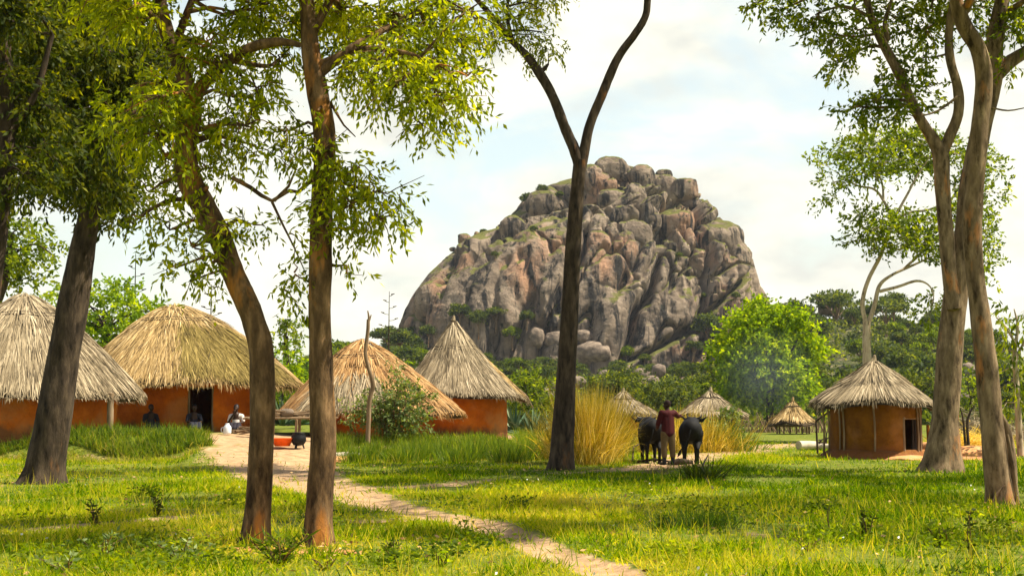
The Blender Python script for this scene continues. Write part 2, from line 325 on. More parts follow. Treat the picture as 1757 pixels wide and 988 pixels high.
def build_ground():
    m = bpy.data.materials.new('ground'); m.use_nodes = True; t = m.node_tree; b = t.nodes['Principled BSDF']; l = t.links.new
    b.inputs['Roughness'].default_value = .95; b.inputs['Specular IOR Level'].default_value = .1
    tc = N(t, 'ShaderNodeTexCoord')
    def noise(sc, det=6.0, a=None, b_=None, cols=None):
        n = N(t, 'ShaderNodeTexNoise', i_Scale=sc, i_Detail=det, i_Roughness=.65); l(tc.outputs['Object'], n.inputs[0])
        if a is None: return n.outputs[0]
        r = N(t, 'ShaderNodeValToRGB'); r.color_ramp.elements[0].position = a; r.color_ramp.elements[1].position = b_
        if cols: r.color_ramp.elements[0].color = (*cols[0], 1); r.color_ramp.elements[1].color = (*cols[1], 1)
        l(n.outputs[0], r.inputs[0]); return r.outputs[0]
    def mixf(f, a, b_):
        q = N(t, 'ShaderNodeMix', data_type='RGBA'); l(f, q.inputs[0]); l(a, q.inputs[6]); l(b_, q.inputs[7]); return q.outputs[2]
    green = mixf(noise(9, 8.0, .4, .6), noise(.35, 6.0, .35, .65, [(.06, .10, .006), (.17, .18, .016)]), noise(3, 6.0, .35, .65, [(.05, .085, .010), (.24, .24, .035)]))
    soil = noise(4, 9.0, .3, .7, [(.27, .165, .085), (.54, .36, .20)])
    red = noise(4, 9.0, .3, .7, [(.40, .15, .055), (.60, .30, .14)])
    def mask(name, k):
        at = N(t, 'ShaderNodeAttribute', attribute_name=name); n1_ = noise(1.8, 8.0); ma = N(t, 'ShaderNodeMath', operation='MULTIPLY_ADD'); l(n1_, ma.inputs[0]); ma.inputs[1].default_value = k; l(at.outputs['Fac'], ma.inputs[2])
        mr = N(t, 'ShaderNodeMapRange', i_1=k*.5-.10, i_2=k*.5+.22); l(ma.outputs[0], mr.inputs[0]); return mr.outputs[0]
    c = mixf(mask('dirt', 1.5), green, soil); c = mixf(mask('red', 1.2), c, red); l(c, b.inputs['Base Color'])
    nb = N(t, 'ShaderNodeTexNoise', i_Scale=14.0, i_Detail=6.0, i_Roughness=.7); l(tc.outputs['Object'], nb.inputs[0])
    bp = N(t, 'ShaderNodeBump', i_Strength=.7, i_Distance=.04); l(nb.outputs[0], bp.inputs['Height']); l(bp.outputs[0], b.inputs['Normal'])
    return m
M['ground'] = build_ground()

# ------------------------------------------------------------------ terrain
def hgt(x, y):
    x = np.asarray(x, float); y = np.asarray(y, float)
    H = np.interp(x, [-60, -9, -5, -1, 1.6, 4], [.66, .66, .42, .40, .02, 0])
    front = np.where(x < -9, 40.6, np.where(x < -6.2, 36.5, 41.2)); wd = np.where(x < -9, 2.4, np.where(x < -6.2, 9., 3.0))
    # smooth the change between the three fronts
    k1 = sstep(-9.6, -8.8, x); k2 = sstep(-6.4, -5.2, x)
    fr = 41.1*(1-k1)+(37.*(1-k2)+41.2*k2)*k1; w_ = 1.5*(1-k1)+(9*(1-k2)+3.2*k2)*k1
    z = H*sstep(0, 1, (y-fr)/w_)*(1-sstep(64, 90, y))
    amp = .05*(1-sstep(60, 100, y))
    z = z+amp*n2d(x, y, .35, 3, 2)+.02*n2d(x, y, 1.4, 2, 4)*(1-sstep(60, 90, y))
    return z
def G(px, py):
    lo = 5.
    a = (px-878.5)/FPX; b = (494-py)/FPX; c, s = math.cos(PITCH), math.sin(PITCH); d = np.array((a, c-b*s, s+b*c)); d /= d[1]
    ys = np.arange(6, 140, .05); zs = CZ+d[2]*ys; hs = hgt(d[0]*ys, ys); k = np.argmax(zs < hs)
    return np.array((d[0]*ys[k], ys[k], hs[k]))
def g0(px, Y):
    x = X(px, Y); return np.array((x, Y, float(hgt(np.array([x]), np.array([Y]))[0])))
def seg_field(x, y, pts, wds):
    f = np.full(x.shape, -2.)
    for (a, b, wa, wb) in zip(pts[:-1], pts[1:], wds[:-1], wds[1:]):
        ab = b[:2]-a[:2]; t = np.clip(((x-a[0])*ab[0]+(y-a[1])*ab[1])/(ab@ab), 0, 1)
        d = np.hypot(x-(a[0]+t*ab[0]), y-(a[1]+t*ab[1])); f = np.maximum(f, 1-d/(wa*(1-t)+wb*t))
    return f
mainpath = [G(*p) for p in ((455, 772), (475, 800), (505, 822), (590, 848), (690, 873), (800, 893), (880, 918), (950, 950), (1040, 978))]; mainpath.append(np.array((1.6, 10.5, 0)))
mainw = [1.9, 1.55, 1.1, .75, .46, .40, .36, .34, .33, .32]
oxpath = [G(*p) for p in ((960, 812), (1060, 806), (1140, 800), (1200, 782), (1290, 768), (1400, 760))]
def dirt_f(x, y):
    wob = .35*n2d(x, y, .9, 3, 9)
    f = seg_field(x, y, mainpath, mainw)+wob*.5
    f = np.maximum(f, seg_field(x, y, oxpath, [.4, .7, .9, 1.4, 1.5, 1.0])*.6+wob*1.5-.12)
    f = np.maximum(f, seg_field(x, y, [G(385, 750), G(540, 752), G(610, 775)], [1.8, 3.5, 1.6])+wob*.4)
    f = np.maximum(f, seg_field(x, y, [G(-60, 914), G(100, 905), G(250, 892), G(420, 878)], [.2, .25, .3, .3])*.5+wob*1.5-.25)
    f = np.maximum(f, seg_field(x, y, [G(600, 895), G(700, 893)], [.3, .5])*.4+wob*1.2-.30)
    f = np.maximum(f, seg_field(x, y, [G(600, 838), G(760, 832), G(860, 822)], [.4, .6, .3])*.5+wob*1.4-.2)
    f = np.maximum(f, seg_field(x, y, [G(1290, 915), G(1320, 920)], [.3, .3])*.4+wob*1.3-.35)
    f = np.maximum(f, seg_field(x, y, [G(620, 752), G(900, 752)], [2.0, 2.0])*.5+wob)
    f = np.maximum(f, (.12-np.abs(y-41.35)*.9+wob)*(x < -9.2)*(x > -24)+(x >= -9.2)*-1)
    return np.clip(f, -1, 1)
def red_f(x, y):
    f = seg_field(x, y, [g0(1497, 44.5), g0(1585, 43.2), g0(1690, 46)], [2.2, 1.6, 1.5])
    f = np.maximum(f, seg_field(x, y, [G(545, 948), G(590, 948)], [.4, .3])*.5)
    f = np.maximum(f, seg_field(x, y, [G(440, 942), G(450, 942)], [.4, .3])*.6)
    f = np.maximum(f, seg_field(x, y, [G(1715, 870), G(1735, 870)], [.4, .3])*.4)
    return np.clip(f+.2*n2d(x, y, 1.2, 3, 5), -1, 1)
def axis(parts):
    out = []
    for a, b, n in parts: out += list(np.linspace(a, b, n, endpoint=False))
    return np.array(out+[parts[-1][1]])
ys = np.concatenate([axis([(-60, 4, 16), (4, 12, 24), (12, 30, 170), (30, 62, 230), (62, 110, 60)]), 110*1.12**np.arange(1, 32)])
xs0 = axis([(0, 12, 105), (12, 26, 75), (26, 60, 30)]); xs0 = np.concatenate([xs0, 60*1.14**np.arange(1, 32)]); xs = np.concatenate([-xs0[:0:-1], xs0])
gx, gy = np.meshgrid(xs, ys); gz = hgt(gx, gy)
dirt = dirt_f(gx, gy); red = red_f(gx, gy); gz = gz-.035*sstep(0, .6, dirt)*(gy < 60)
nx = len(xs); ny = len(ys); V = np.stack([gx.ravel(), gy.ravel(), gz.ravel()], -1)
idx = np.arange(nx*ny).reshape(ny, nx); F = np.stack([idx[:-1, :-1], idx[:-1, 1:], idx[1:, 1:], idx[1:, :-1]], -1).reshape(-1, 4)
fp = seg_field(gx, gy, mainpath, mainw).ravel(); isp = fp[F].mean(1) > .12
def submesh(name, Fs):
    u, inv = np.unique(Fs, return_inverse=True)
    return mesh(name, V[u], inv.reshape(Fs.shape), M['ground'], attrs={'dirt': dirt.ravel()[u], 'red': red.ravel()[u]}, smooth=True)
go = submesh('ground', F[~isp]); go['kind'] = 'structure'
po = submesh('path', F[isp]); po['kind'] = 'structure'

# ------------------------------------------------------------------ distant hillside and the granite hill
ridge_px = np.array([-900, 250, 420, 560, 680, 800, 1000, 1200, 1320, 1400, 1480, 1600, 1670, 1740, 1900])
ridge_z = np.array([0, 0, 4, 9, 14, 12, 9, 10, 17, 22, 22, 17, 10, 4, 0.])-1.0
def hill(x, y):
    px = x/340*FPX+878.5; top = np.interp(px, ridge_px, ridge_z)
    s = sstep(165, 350, y)**1.1; back = 1-sstep(430, 560, y)
    z = top*s*back+(n2d(x, y, .035, 4, 3)*3.0+n2d(x, y, .11, 3, 6)*1.0)*np.clip(top/12, 0, 1)*s*back
    return z-1.0+.8*sstep(165, 200, y)
hx, hy = np.meshgrid(np.linspace(-190, 190, 190), np.linspace(160, 580, 150)); hz = hill(hx, hy)
i2 = np.arange(hx.size).reshape(hx.shape); HF = np.stack([i2[:-1, :-1], i2[:-1, 1:], i2[1:, 1:], i2[1:, :-1]], -1).reshape(-1, 4)
M['hillside'] = mat('hillside', [(.035, .045, .018), (.075, .085, .025), (.15, .14, .05), (.22, .17, .11)], noise=.35, bump=(1.5, .8, .5))
ho = mesh('hillside', np.stack([hx.ravel(), hy.ravel(), hz.ravel()], -1), HF, M['hillside'], smooth=True); ho['kind'] = 'structure'

KD = 400.
Lp = [(660, 720), (668, 650), (680, 600), (684, 560), (695, 530), (712, 500), (735, 470), (755, 450), (775, 430), (800, 415), (832, 400), (848, 388), (868, 370), (885, 355), (893, 343), (905, 330), (930, 316), (962, 304), (985, 297), (1005, 287), (1022, 275), (1042, 268)]
Rp = [(1352, 720), (1345, 600), (1334, 560), (1324, 527), (1316, 508), (1305, 490), (1299, 470), (1291, 440), (1270, 410), (1246, 385), (1228, 363), (1211, 343), (1192, 318), (1165, 304), (1135, 295), (1108, 288), (1085, 281), (1068, 272), (1052, 268)]
lz = np.array([P(a, b, KD) for a, b in Lp]); rz = np.array([P(a, b, KD) for a, b in Rp])
nv, nu = 420, 900
zz = np.linspace(lz[0, 2], lz[-1, 2]-.3, nv)
xl = np.interp(zz, lz[:, 2], lz[:, 0]); xr = np.interp(zz, rz[:, 2], rz[:, 0])
xc = (xl+xr)/2; hw = (xr-xl)/2; th = np.linspace(0, 2*math.pi, nu, endpoint=False)-math.pi/2
hd = hw*.62+2
cs, sn = np.cos(th), np.sin(th)
pw = .85
KX = xc[:, None]+hw[:, None]*np.sign(cs)*np.abs(cs)**pw
KY = KD+hd[:, None]*np.sign(sn)*np.abs(sn)**pw+(zz-zz[0])[:, None]*.12
KZ = np.repeat(zz[:, None], nu, 1)
KV = np.stack([KX, KY, KZ], -1); nrm = np.cross(np.gradient(KV, axis=1), np.gradient(KV, axis=0)); nrm /= np.linalg.norm(nrm, axis=-1, keepdims=True)+1e-9
if nrm[nv//2, 0, 1] > 0: nrm = -nrm
pf = KV.reshape(-1, 3)
# diagonal slabs rising to the right, split by dark clefts
rel = (pf[:, 2]-zz[0])/(zz[-1]-zz[0])
warp = np.stack([fbm(pf*.045, 3, 11), fbm(pf*.045+9, 3, 12), fbm(pf*.045+21, 3, 13)], -1)*3.5
q = pf+warp; skew = q[:, 0]-q[:, 2]*.45
a1, a2, aid = voro(np.stack([skew/25., q[:, 1]/30., q[:, 2]/62.], -1), 1)
b1, b2, bid = voro(np.stack([q[:, 0]/8.5, q[:, 1]/10., q[:, 2]/(10.+0*rel)], -1), 5)
c1, c2, cid = voro(np.stack([(q[:, 0])/3.4, q[:, 1]/4, q[:, 2]/6.5], -1), 8)
right = sstep(-.2, .9, (pf[:, 0]-P(960, 500, KD)[0])/40)*sstep(.35, .75, rel)
bul = lambda e, w_: np.sqrt(np.clip(e/w_, 0, 1)+.001)
crk = lambda e, w_: -np.exp(-(e/w_)**2)
disp = 3.2*bul(a2-a1, .10)+5.5*(aid-.5)+ (.0+3.4*right)*bul(b2-b1, .35)+2.4*(bid-.5)*right
disp += 5.0*crk(a2-a1, .035)+2.8*crk(b2-b1, .05)*right+.5*crk(c2-c1, .05)*right
flut = fbm(np.stack([q[:, 0]*.28, q[:, 1]*.2, q[:, 2]*.035], -1), 4, 21)
fl2 = fbm(np.stack([pf[:, 0]*.11-pf[:, 2]*.045, pf[:, 1]*.08, pf[:, 2]*.012], -1), 2, 71); flut = fbm(np.stack([pf[:, 0]*.30-pf[:, 2]*.05, pf[:, 1]*.2, pf[:, 2]*.022], -1), 2, 21); disp += 6.0*fl2*(1-.8*right)+3.5*crk(fl2, .025)*(1-.6*right)+1.3*flut*(1-.7*right)-1.6*np.clip(-flut-.2, 0, 1)*4*(1-sstep(.55, .9, rel))
disp += 1.2*fbm(pf*.03, 2, 31)+.45*fbm(pf*.5, 4, 33)
# grassy ledges: a long shelf rising to the right and two shorter ones
for (pa, pb, dep) in (((800, 485), (1000, 345), 4.5), ((700, 545), (790, 470), 2.5), ((1010, 365), (1120, 300), 3.0), ((1140, 430), (1210, 560), 3.0)):
    A = P(*pa, KD); B = P(*pb, KD); t = np.clip(((pf[:, 0]-A[0])*(B[0]-A[0])+(pf[:, 2]-A[2])*(B[2]-A[2]))/((B[0]-A[0])**2+(B[2]-A[2])**2), 0, 1)
    lx = A[0]+t*(B[0]-A[0]); lzz = A[2]+t*(B[2]-A[2]); dd = pf[:, 2]-lzz; near = np.exp(-((pf[:, 0]-lx)/9)**2)
    disp -= dep*near*sstep(-.8, .8, dd+1.2*warp[:, 0]*.3)*(1-sstep(6, 14, dd))
edge = np.abs(np.sin(np.linspace(0, 2*math.pi, nu, endpoint=False)-math.pi/2)); edge = np.tile(edge, nv)
disp = (disp-4.2)*(.35+.65*edge)
disp *= (1-.8*sstep(.93, 1, rel))
KV2 = (pf+nrm.reshape(-1, 3)*disp[:, None]).reshape(nv, nu, 3)
rx_ = KV2[:, :, 0]/KV2[:, :, 1]*KD; lo_, hi_ = rx_.min(1), rx_.max(1)
kk = np.exp(-np.linspace(-2, 2, 9)**2); kk /= kk.sum()
def sm_(a): return np.convolve(np.pad(a, 4, mode='edge'), kk, 'valid')
lo_, hi_ = sm_(lo_), sm_(hi_); zl_ = sm_(np.take_along_axis(KV2[:, :, 2], rx_.argmin(1)[:, None], 1)[:, 0]); zr_ = sm_(np.take_along_axis(KV2[:, :, 2], rx_.argmax(1)[:, None], 1)[:, 0])
xl2 = np.interp(zl_, lz[:, 2], lz[:, 0]); xr2 = np.interp(zr_, rz[:, 2], rz[:, 0]); sc_ = (xr2-xl2)/(hi_-lo_); KV2[:, :, 0] = (xl2[:, None]+(rx_-lo_[:, None])*sc_[:, None])*KV2[:, :, 1]/KD
def ksurf(px, py):
    """front surface point of the granite hill below a pixel"""
    t = P(px, py, KD); row = np.argmin(np.abs(zz-t[2])); c = KV2[row]; m = c[:, 1] < KD+.35*(zz[row]-zz[0])*.3
    k = np.argmin(np.where(m, np.abs(c[:, 0]-t[0]*c[:, 1]/KD), 99)); return KV2[max(0, row), k]
ki = np.arange(nv*nu).reshape(nv, nu); KF = np.stack([ki[:-1], np.roll(ki[:-1], -1, 1), np.roll(ki[1:], -1, 1), ki[1:]], -1).reshape(-1, 4)
kv = np.vstack([KV2.reshape(-1, 3), [[xc[-1], KY[-1].mean(), zz[-1]+.5]]])
capf = np.stack([ki[-1], np.roll(ki[-1], -1), np.full(nu, nv*nu), np.full(nu, nv*nu)], -1)[:, :3]
kop = mesh('granite_hill', kv, KF, M['rock'], smooth=False); kop['kind'] = 'structure'
def ico(sub):
    t = (1+5**.5)/2; v = np.array([(-1, t, 0), (1, t, 0), (-1, -t, 0), (1, -t, 0), (0, -1, t), (0, 1, t), (0, -1, -t), (0, 1, -t), (t, 0, -1), (t, 0, 1), (-t, 0, -1), (-t, 0, 1)], float); v = unit(v)
    f = np.array([(0, 11, 5), (0, 5, 1), (0, 1, 7), (0, 7, 10), (0, 10, 11), (1, 5, 9), (5, 11, 4), (11, 10, 2), (10, 7, 6), (7, 1, 8), (3, 9, 4), (3, 4, 2), (3, 2, 6), (3, 6, 8), (3, 8, 9), (4, 9, 5), (2, 4, 11), (6, 2, 10), (8, 6, 7), (9, 8, 1)])
    for _ in range(sub):
        e = {}; vl = list(v); nf = []
        def md(a, b):
            k = (min(a, b), max(a, b))
            if k not in e: e[k] = len(vl); vl.append(unit((vl[a]+vl[b])/2))
            return e[k]
        for a, b, c in f.tolist(): x, y, z = md(a, b), md(b, c), md(c, a); nf += [(a, x, z), (b, y, x), (c, z, y), (x, y, z)]
        v = np.array(vl); f = np.array(nf)
    return v, f
ICO3, ICO4 = ico(3), ico(4); ICO2 = ico(2)
def boulder(name, c, r, seed, m, parent=None, base=ICO4, rough=.22):
    v, f = base; k = fbm(v*1.4+seed*3.3, 4, seed); k2 = fbm(v*np.array([5, 5, 1.5])+seed, 3, seed+2)
    vv = np.sign(v)*np.abs(v)**.85; vv = vv*(1+rough*k+.05*k2)[:, None]*np.asarray(r)+np.asarray(c)
    return mesh(name, vv, f, m, parent, smooth=True)
for i, (px, py, rx, ry) in enumerate([(1048, 291, 30, 25), (1015, 305, 20, 24), (1102, 304, 24, 22), (1071, 303, 15, 9), (1048, 317, 12, 12), (1092, 347, 22, 36), (1052, 342, 30, 20), (1067, 372, 24, 22), (1129, 432, 32, 12), (1147, 328, 17, 32), (1176, 325, 24, 22), (1189, 350, 18, 11), (1214, 366, 13, 10),
    (932, 350, 30, 26), (880, 395, 26, 28), (743, 520, 34, 36), (1233, 420, 50, 44), (1092, 405, 30, 30), (1160, 385, 32, 28), (1075, 425, 22, 34), (1030, 390, 22, 24), (1120, 380, 16, 16), (985, 330, 16, 20), (1140, 300, 15, 10)]):
    c = ksurf(px, py).copy(); c2 = P(px, py, c[1]); c = c2; sc = c[1]/FPX; c[1] += ry*sc*.55
    ob = boulder('boulder', c, (rx*sc, (rx+ry)/2*sc*.8, ry*sc), i+3, M['rock'], kop, rough=.20)
for i, (px, py, rx, ry) in enumerate([(797, 411, 12, 10), (818, 404, 5, 7), (777, 428, 6, 4)]):
    tag(boulder('boulder', P(px, py, KD+4), (rx*.165, rx*.15, ry*.165), i+40, M['rock'], None, ICO3),
        ['largest of the loose boulders perched on the left shoulder of the granite hill', 'small upright boulder on the left shoulder of the granite hill', 'low flat boulder lowest on the left shoulder of the granite hill'][i], 'boulder', 'boulders perched on the granite hill')
def hz_(x, y): return float(hill(np.array([x]), np.array([y]))[0])
for i, (px, py, rx, ry, Y, lab) in enumerate([(1017, 606, 30, 16, 330, 'large rounded pinkish boulder at the foot of the granite hill beside the dark forked trunk'), (1002, 578, 20, 10, 345, 'flat topped boulder above the rounded pinkish one at the foot of the granite hill'),
    (920, 580, 14, 14, 345, 'grey boulder left of the dark forked trunk at the foot of the granite hill'), (955, 585, 20, 12, 345, 'wide grey boulder just left of the dark forked trunk below the cliff'),
    (1270, 575, 18, 14, 300, 'dark angular boulder above the lime green round tree'), (1458, 560, 18, 13, 335, 'pinkish boulder near the top of the low wooded hill'), (1415, 530, 12, 8, 345, 'grey boulder beneath the tall tree on the low wooded hill'),
    (1660, 640, 14, 14, 240, 'grey boulder seen between the two big right trunks'), (1655, 690, 14, 12, 150, 'tan rock between the two big right trunks lower down'), (985, 655, 20, 8, 250, 'low pale boulder above the golden grass'), (935, 650, 14, 8, 250, 'small pale boulder left of the dark forked trunk near the huts'),
    (1560, 610, 20, 6, 300, 'flat grey rock on the wooded slope right of the clay hut roof'), (1130, 635, 12, 9, 280, 'pale boulder at the middle of the cliff foot'), (1250, 600, 12, 7, 300, 'pale low boulder right below the cliff end')]):
    if Y >= 330 and 880 < px < 1100: Y = ksurf(px, py)[1]+1
    c = P(px, py, Y); s = Y/FPX
    tag(boulder('boulder', c, (rx*s, rx*s*.9, ry*s*1.3), i+60, M['rock_small'], None, ICO3), lab, 'boulder', 'boulders at the foot of the hills')
# ------------------------------------------------------------------ trees on the hills
def crown_cards(c, rad, nclump, per, ls, seed, cl=.42, flat_=.6, up=.3, hollow=.55):
    r = np.random.default_rng(seed); d = unit(r.normal(size=(nclump, 3))); d[:, 2] = np.abs(d[:, 2])*1.15-.38*r.random(nclump); k = hollow+(1-hollow)*r.random(nclump)**.6
    cc = np.asarray(c)+d*k[:, None]*np.asarray(rad); cr_ = cl*np.asarray(rad)*(.6+.6*r.random(nclump))[:, None]; cr_[:, 2] *= flat_/1.0
    o = unit(r.normal(size=(nclump*per, 3)))*(r.random(nclump*per)**.45)[:, None]; pos = np.repeat(cc, per, 0)+o*np.repeat(cr_, per, 0)
    dirn = o*.8+r.normal(size=o.shape)*.6; dirn[:, 2] += up-.3
    ti = np.clip(.45+.3*np.repeat(r.normal(size=nclump), per)*.6+.16*r.normal(size=nclump*per), 0, 1)
    return leaves(None, pos, dirn, ls*(.7+.6*r.random(len(pos))), ls*.62, ti), cc
def proto_tree(k, h, rad, flat_):
    t = empty('hill_tree', (0, 0, 0), '', 'tree'); mb = MB(); top = np.array([0, 0, h*.72]); (v, f, ti), cc = crown_cards((0, 0, h*.68), rad, 34, 46, .62, 100+k, flat_=flat_)
    tube(mb, [(0, 0, -1.5), (.15, 0, h*.3), (0, .1, h*.6)], [.28, .2, .12], 6, .6)
    for c in cc[:10]: tube(mb, [(.1, .05, h*.35), np.array([0, 0, h*.45])*.5+c*.5, c], [.11, .08, .03], 5, .7, cap=False)
    mb.build('trunk', M['bark_grey'], t); mesh('crown', v, f, M['leaf_hill' if k < 5 else 'leaf_mid'], t, tint=ti); return t
protos = [proto_tree(0, 6, (2.9, 2.9, 2.2), .6), proto_tree(1, 7.5, (4.2, 4.0, 1.9), .4), proto_tree(2, 5, (2.6, 2.6, 2.4), .8), proto_tree(3, 4, (2.4, 2.2, 1.5), .6), proto_tree(4, 7, (3.0, 3.0, 3.0), .7), proto_tree(5, 5.5, (2.8, 2.8, 2.2), .6)]
used = [False]*6
def copy_thing(t, loc, rz=0, sc=1., label=None, group=None):
    r = t.copy(); col.objects.link(r); r.location = [float(v) for v in loc]; r.rotation_euler = (0, 0, rz); r.scale = (sc, sc, sc)
    if label: r['label'] = label
    if group: r['group'] = group
    for ch in list(t.children):
        c = ch.copy(); col.objects.link(c); c.parent = r
        for g in ch.children:
            d = g.copy(); col.objects.link(d); d.parent = c
    return r
rr = random.Random(5); placed = []
tree_spots = []
def ok(x, y, m):
    for a, b in placed:
        if (a-x)**2+(b-y)**2 < m*m: return False
    return True
spec_hill = [(1435, 520, 335, 1, 1.5, 'tall spreading dark tree crowning the low wooded hill'), (1360, 535, 340, 4, 1.0, 'tree on the skyline between the granite hill and the low wooded hill'), (1395, 560, 330, 0, 1.3, 'dark tree left of the tall spreading one on the low wooded hill'),
    (1475, 560, 320, 4, 1.2, 'tree just left of the pale forked tree stem on the low hill'), (1527, 555, 340, 2, 1.1, 'rounded tree on the skyline right of the pale forked tree stem'), (1575, 575, 335, 3, 1.1, 'low tree on the right end of the wooded skyline'),
    (1520, 620, 250, 4, 1.25, 'large dark tree right above the small clay hut roof'), (1565, 600, 270, 0, 1.2, 'dark tree at the right of the wooded slope'), (668, 575, 330, 1, 1.0, 'flat crowned tree at the left foot of the granite hill'),
    (613, 600, 330, 1, .9, 'lone flat crowned tree on the skyline above the orange thatch'), (905, 340, 398, 3, .8, 'bushy tree growing on the upper left shoulder of the granite hill'), (830, 398, 402, 3, .45, 'tiny tree on the left shoulder of the granite hill'),
    (1300, 528, 385, 3, .9, 'small tree on the right shoulder of the granite hill'), (700, 590, 325, 0, 1.1, 'bushy tree by the grey rock pillar at the left of the granite hill'), (1215, 560, 350, 4, 1.2, 'green tree clinging to the right foot of the cliff')]
def use(k, x, y, z, s, label, group):
    placed.append((x, y))
    return copy_thing(protos[k], (x, y, z), rr.uniform(0, 6.28), s, label, group)
for px, py, Y, k, s, lab in spec_hill:
    if Y >= 345 and 690 < px < 1310: Y = ksurf(px, py)[1]-1
    c = P(px, py, Y); hh = [6, 7.5, 5, 4, 7, 5.5][k]*s; zb = c[2]-hh*.7
    use(k, c[0], c[1], zb, s, lab, 'trees on the hills')
for i, (px, py, s, k, lab) in enumerate([(700, 585, .8, 0, 'bush against the foot of the grey pillar at the far left of the cliff'), (735, 590, .8, 2, 'second bush from the left along the cliff foot'), (790, 560, .9, 0, 'bushy tree at the cliff foot above the tall grey thatch peak'), (822, 575, .8, 4, 'dense bush at the cliff foot right of the tall thatch peak'), (850, 560, .8, 1, 'flat bush at the cliff foot between thatch peak and dark forked trunk'), (880, 590, .8, 5, 'yellow green bush at the cliff foot left of the grey boulder'), (905, 560, .7, 2, 'round bush above the grey boulders at the cliff foot'), (938, 558, .8, 0, 'dark bush at the cliff foot just left of the forked trunk'),
    (1075, 615, .8, 5, 'bright bush right of the large rounded pinkish boulder'), (1105, 630, .6, 3, 'low bush at the middle of the cliff foot'), (1190, 610, .7, 0, 'bush at the right part of the cliff foot'), (1230, 585, .8, 2, 'bush at the right end of the cliff foot'), (1290, 545, .8, 4, 'bush on the right flank of the granite hill above the lime green tree'), (1262, 520, .5, 3, 'small bush halfway up the right flank of the granite hill'),
    (850, 462, .4, 3, 'small bush on the long grassy ledge of the left cliff'), (915, 415, .4, 3, 'small bush higher on the long grassy ledge near the forked trunk'), (960, 320, .5, 3, 'shrub on the upper left ridge of the granite hill'), (930, 322, .5, 0, 'shrub beside the bushy tree on the upper left shoulder'), (1018, 345, .35, 3, 'tiny shrub between summit boulders just right of the forked trunk'), (1110, 415, .35, 3, 'tiny shrub in a cleft above the flat block on the rock face'), (1165, 440, .4, 3, 'small shrub in a cleft right of the flat block on the rock face'), (1205, 500, .45, 2, 'shrub in the diagonal cleft on the right of the rock face'), (775, 480, .4, 3, 'small shrub on the lower left shoulder of the granite hill')]):
    c = ksurf(px, py); h_ = [6, 7.5, 5, 4, 7, 5.5][k]*s; use(k, c[0], c[1]-1.0, c[2]-h_*.35, s, lab, 'bushes on and under the cliffs')
GL = ['small bushy tree among the wooded slopes below the rock', 'wide flat crowned tree among the wooded slopes below the rock', 'round tree among the wooded slopes below the rock', 'low shrubby tree among the wooded slopes below the rock', 'taller dense tree among the wooded slopes below the rock', 'yellow green tree among the wooded slopes below the rock']
cnt = 0
for _ in range(9000):
    if cnt >= 280: break
    Y = rr.uniform(178, 372) if rr.random() < .72 else rr.uniform(108, 190); px = rr.uniform(520, 1730); x = X(px, Y); top = np.interp(px, ridge_px, ridge_z)
    if top < 3 and Y > 200 or (Y < 150 and px > 1250): continue
    if not ok(x, Y, 4.4+rr.random()*3): continue
    k = rr.choice([0, 0, 1, 2, 2, 3, 3, 4, 5]); s = rr.choice([rr.uniform(.4, .8), rr.uniform(.7, 1.1), rr.uniform(.9, 1.3)])
    if Y < 185: s = min(s, .35+.25*rr.random())
    s *= .62 if 700 < px < 1250 else .9
    zn = zn_ = [(600, 'behind the left thatched roofs'), (700, 'left of the granite hill foot'), (800, 'behind the tall grey thatched roof'), (880, 'right behind the tall grey thatch'), (960, 'left of the dark forked trunk'), (1060, 'right of the dark forked trunk'), (1140, 'above the herder'), (1215, 'above the right ox'), (1290, 'left behind the lime green tree'), (1370, 'behind the lime green tree'), (1430, 'just right of the lime green tree'), (1500, 'left above the small clay hut'), (1580, 'right above the small clay hut'), (1660, 'behind the thick pale trunk'), (9999, 'near the right edge of the photo')]
    zl = [b for a, b in zn if px < a][0]; dn = 'on the flat ground' if Y < 175 else 'low on the slope' if Y < 235 else 'midway up the slope' if Y < 305 else 'high on the slope'
    use(k, x, Y, max(0, hz_(x, Y))-.1, s, GL[k].replace('among the wooded slopes below the rock', dn+' '+zl), 'trees on the wooded slopes'); cnt += 1
nrk = 0
for _ in range(600):
    if nrk >= 20: break
    Y = rr.uniform(185, 365); px = rr.uniform(600, 1640); x = X(px, Y)
    if np.interp(px, ridge_px, ridge_z) < 8 or not ok(x, Y, 3.): continue
    s_ = rr.uniform(1.0, 2.5); zl = [b for a, b in zn_ if px < a][0]; dn = 'low on the slope' if Y < 235 else 'midway up the slope' if Y < 305 else 'high on the slope'
    ob = boulder('boulder', (x, Y, hz_(x, Y)+s_*.5), (s_, s_*.9, s_*.75), 200+nrk, M['rock_small'], None, ICO2); placed.append((x, Y)); nrk += 1
    tag(ob, ('big' if s_ > 1.8 else 'small')+' grey boulder '+dn+' '+zl, 'boulder', 'boulders among the trees on the slopes')
for p_ in protos:
    for c in list(p_.children): bpy.data.objects.remove(c)
    bpy.data.objects.remove(p_)
# undergrowth on the slopes
n = 90000; yy = 105+275*rng.random(n); pxs = rng.uniform(380, 1800, n); xx = (pxs-878.5)/FPX*yy; tp = np.interp(pxs, ridge_px, ridge_z)
dens = n2d(xx, yy, .09, 3, 44); kp = (dens > -.12) & (tp > .5); xx, yy, dens = xx[kp], yy[kp], dens[kp]; zzz = np.maximum(hill(xx, yy), 0)+rng.random(len(xx))*1.5*(dens+.5)
v, f, ti = leaves(None, np.stack([xx, yy, zzz], -1), rng.normal(size=(len(xx), 3))+np.array([0, 0, .5]), .8, .5, np.clip(.5+.35*rng.normal(size=len(xx)), 0, 1))
ug = mesh('undergrowth', v, f, M['leaf_hill'], tint=ti); ug['kind'] = 'stuff'; ug['label'] = 'dense green undergrowth covering the slopes below the rock'; ug['category'] = 'undergrowth'

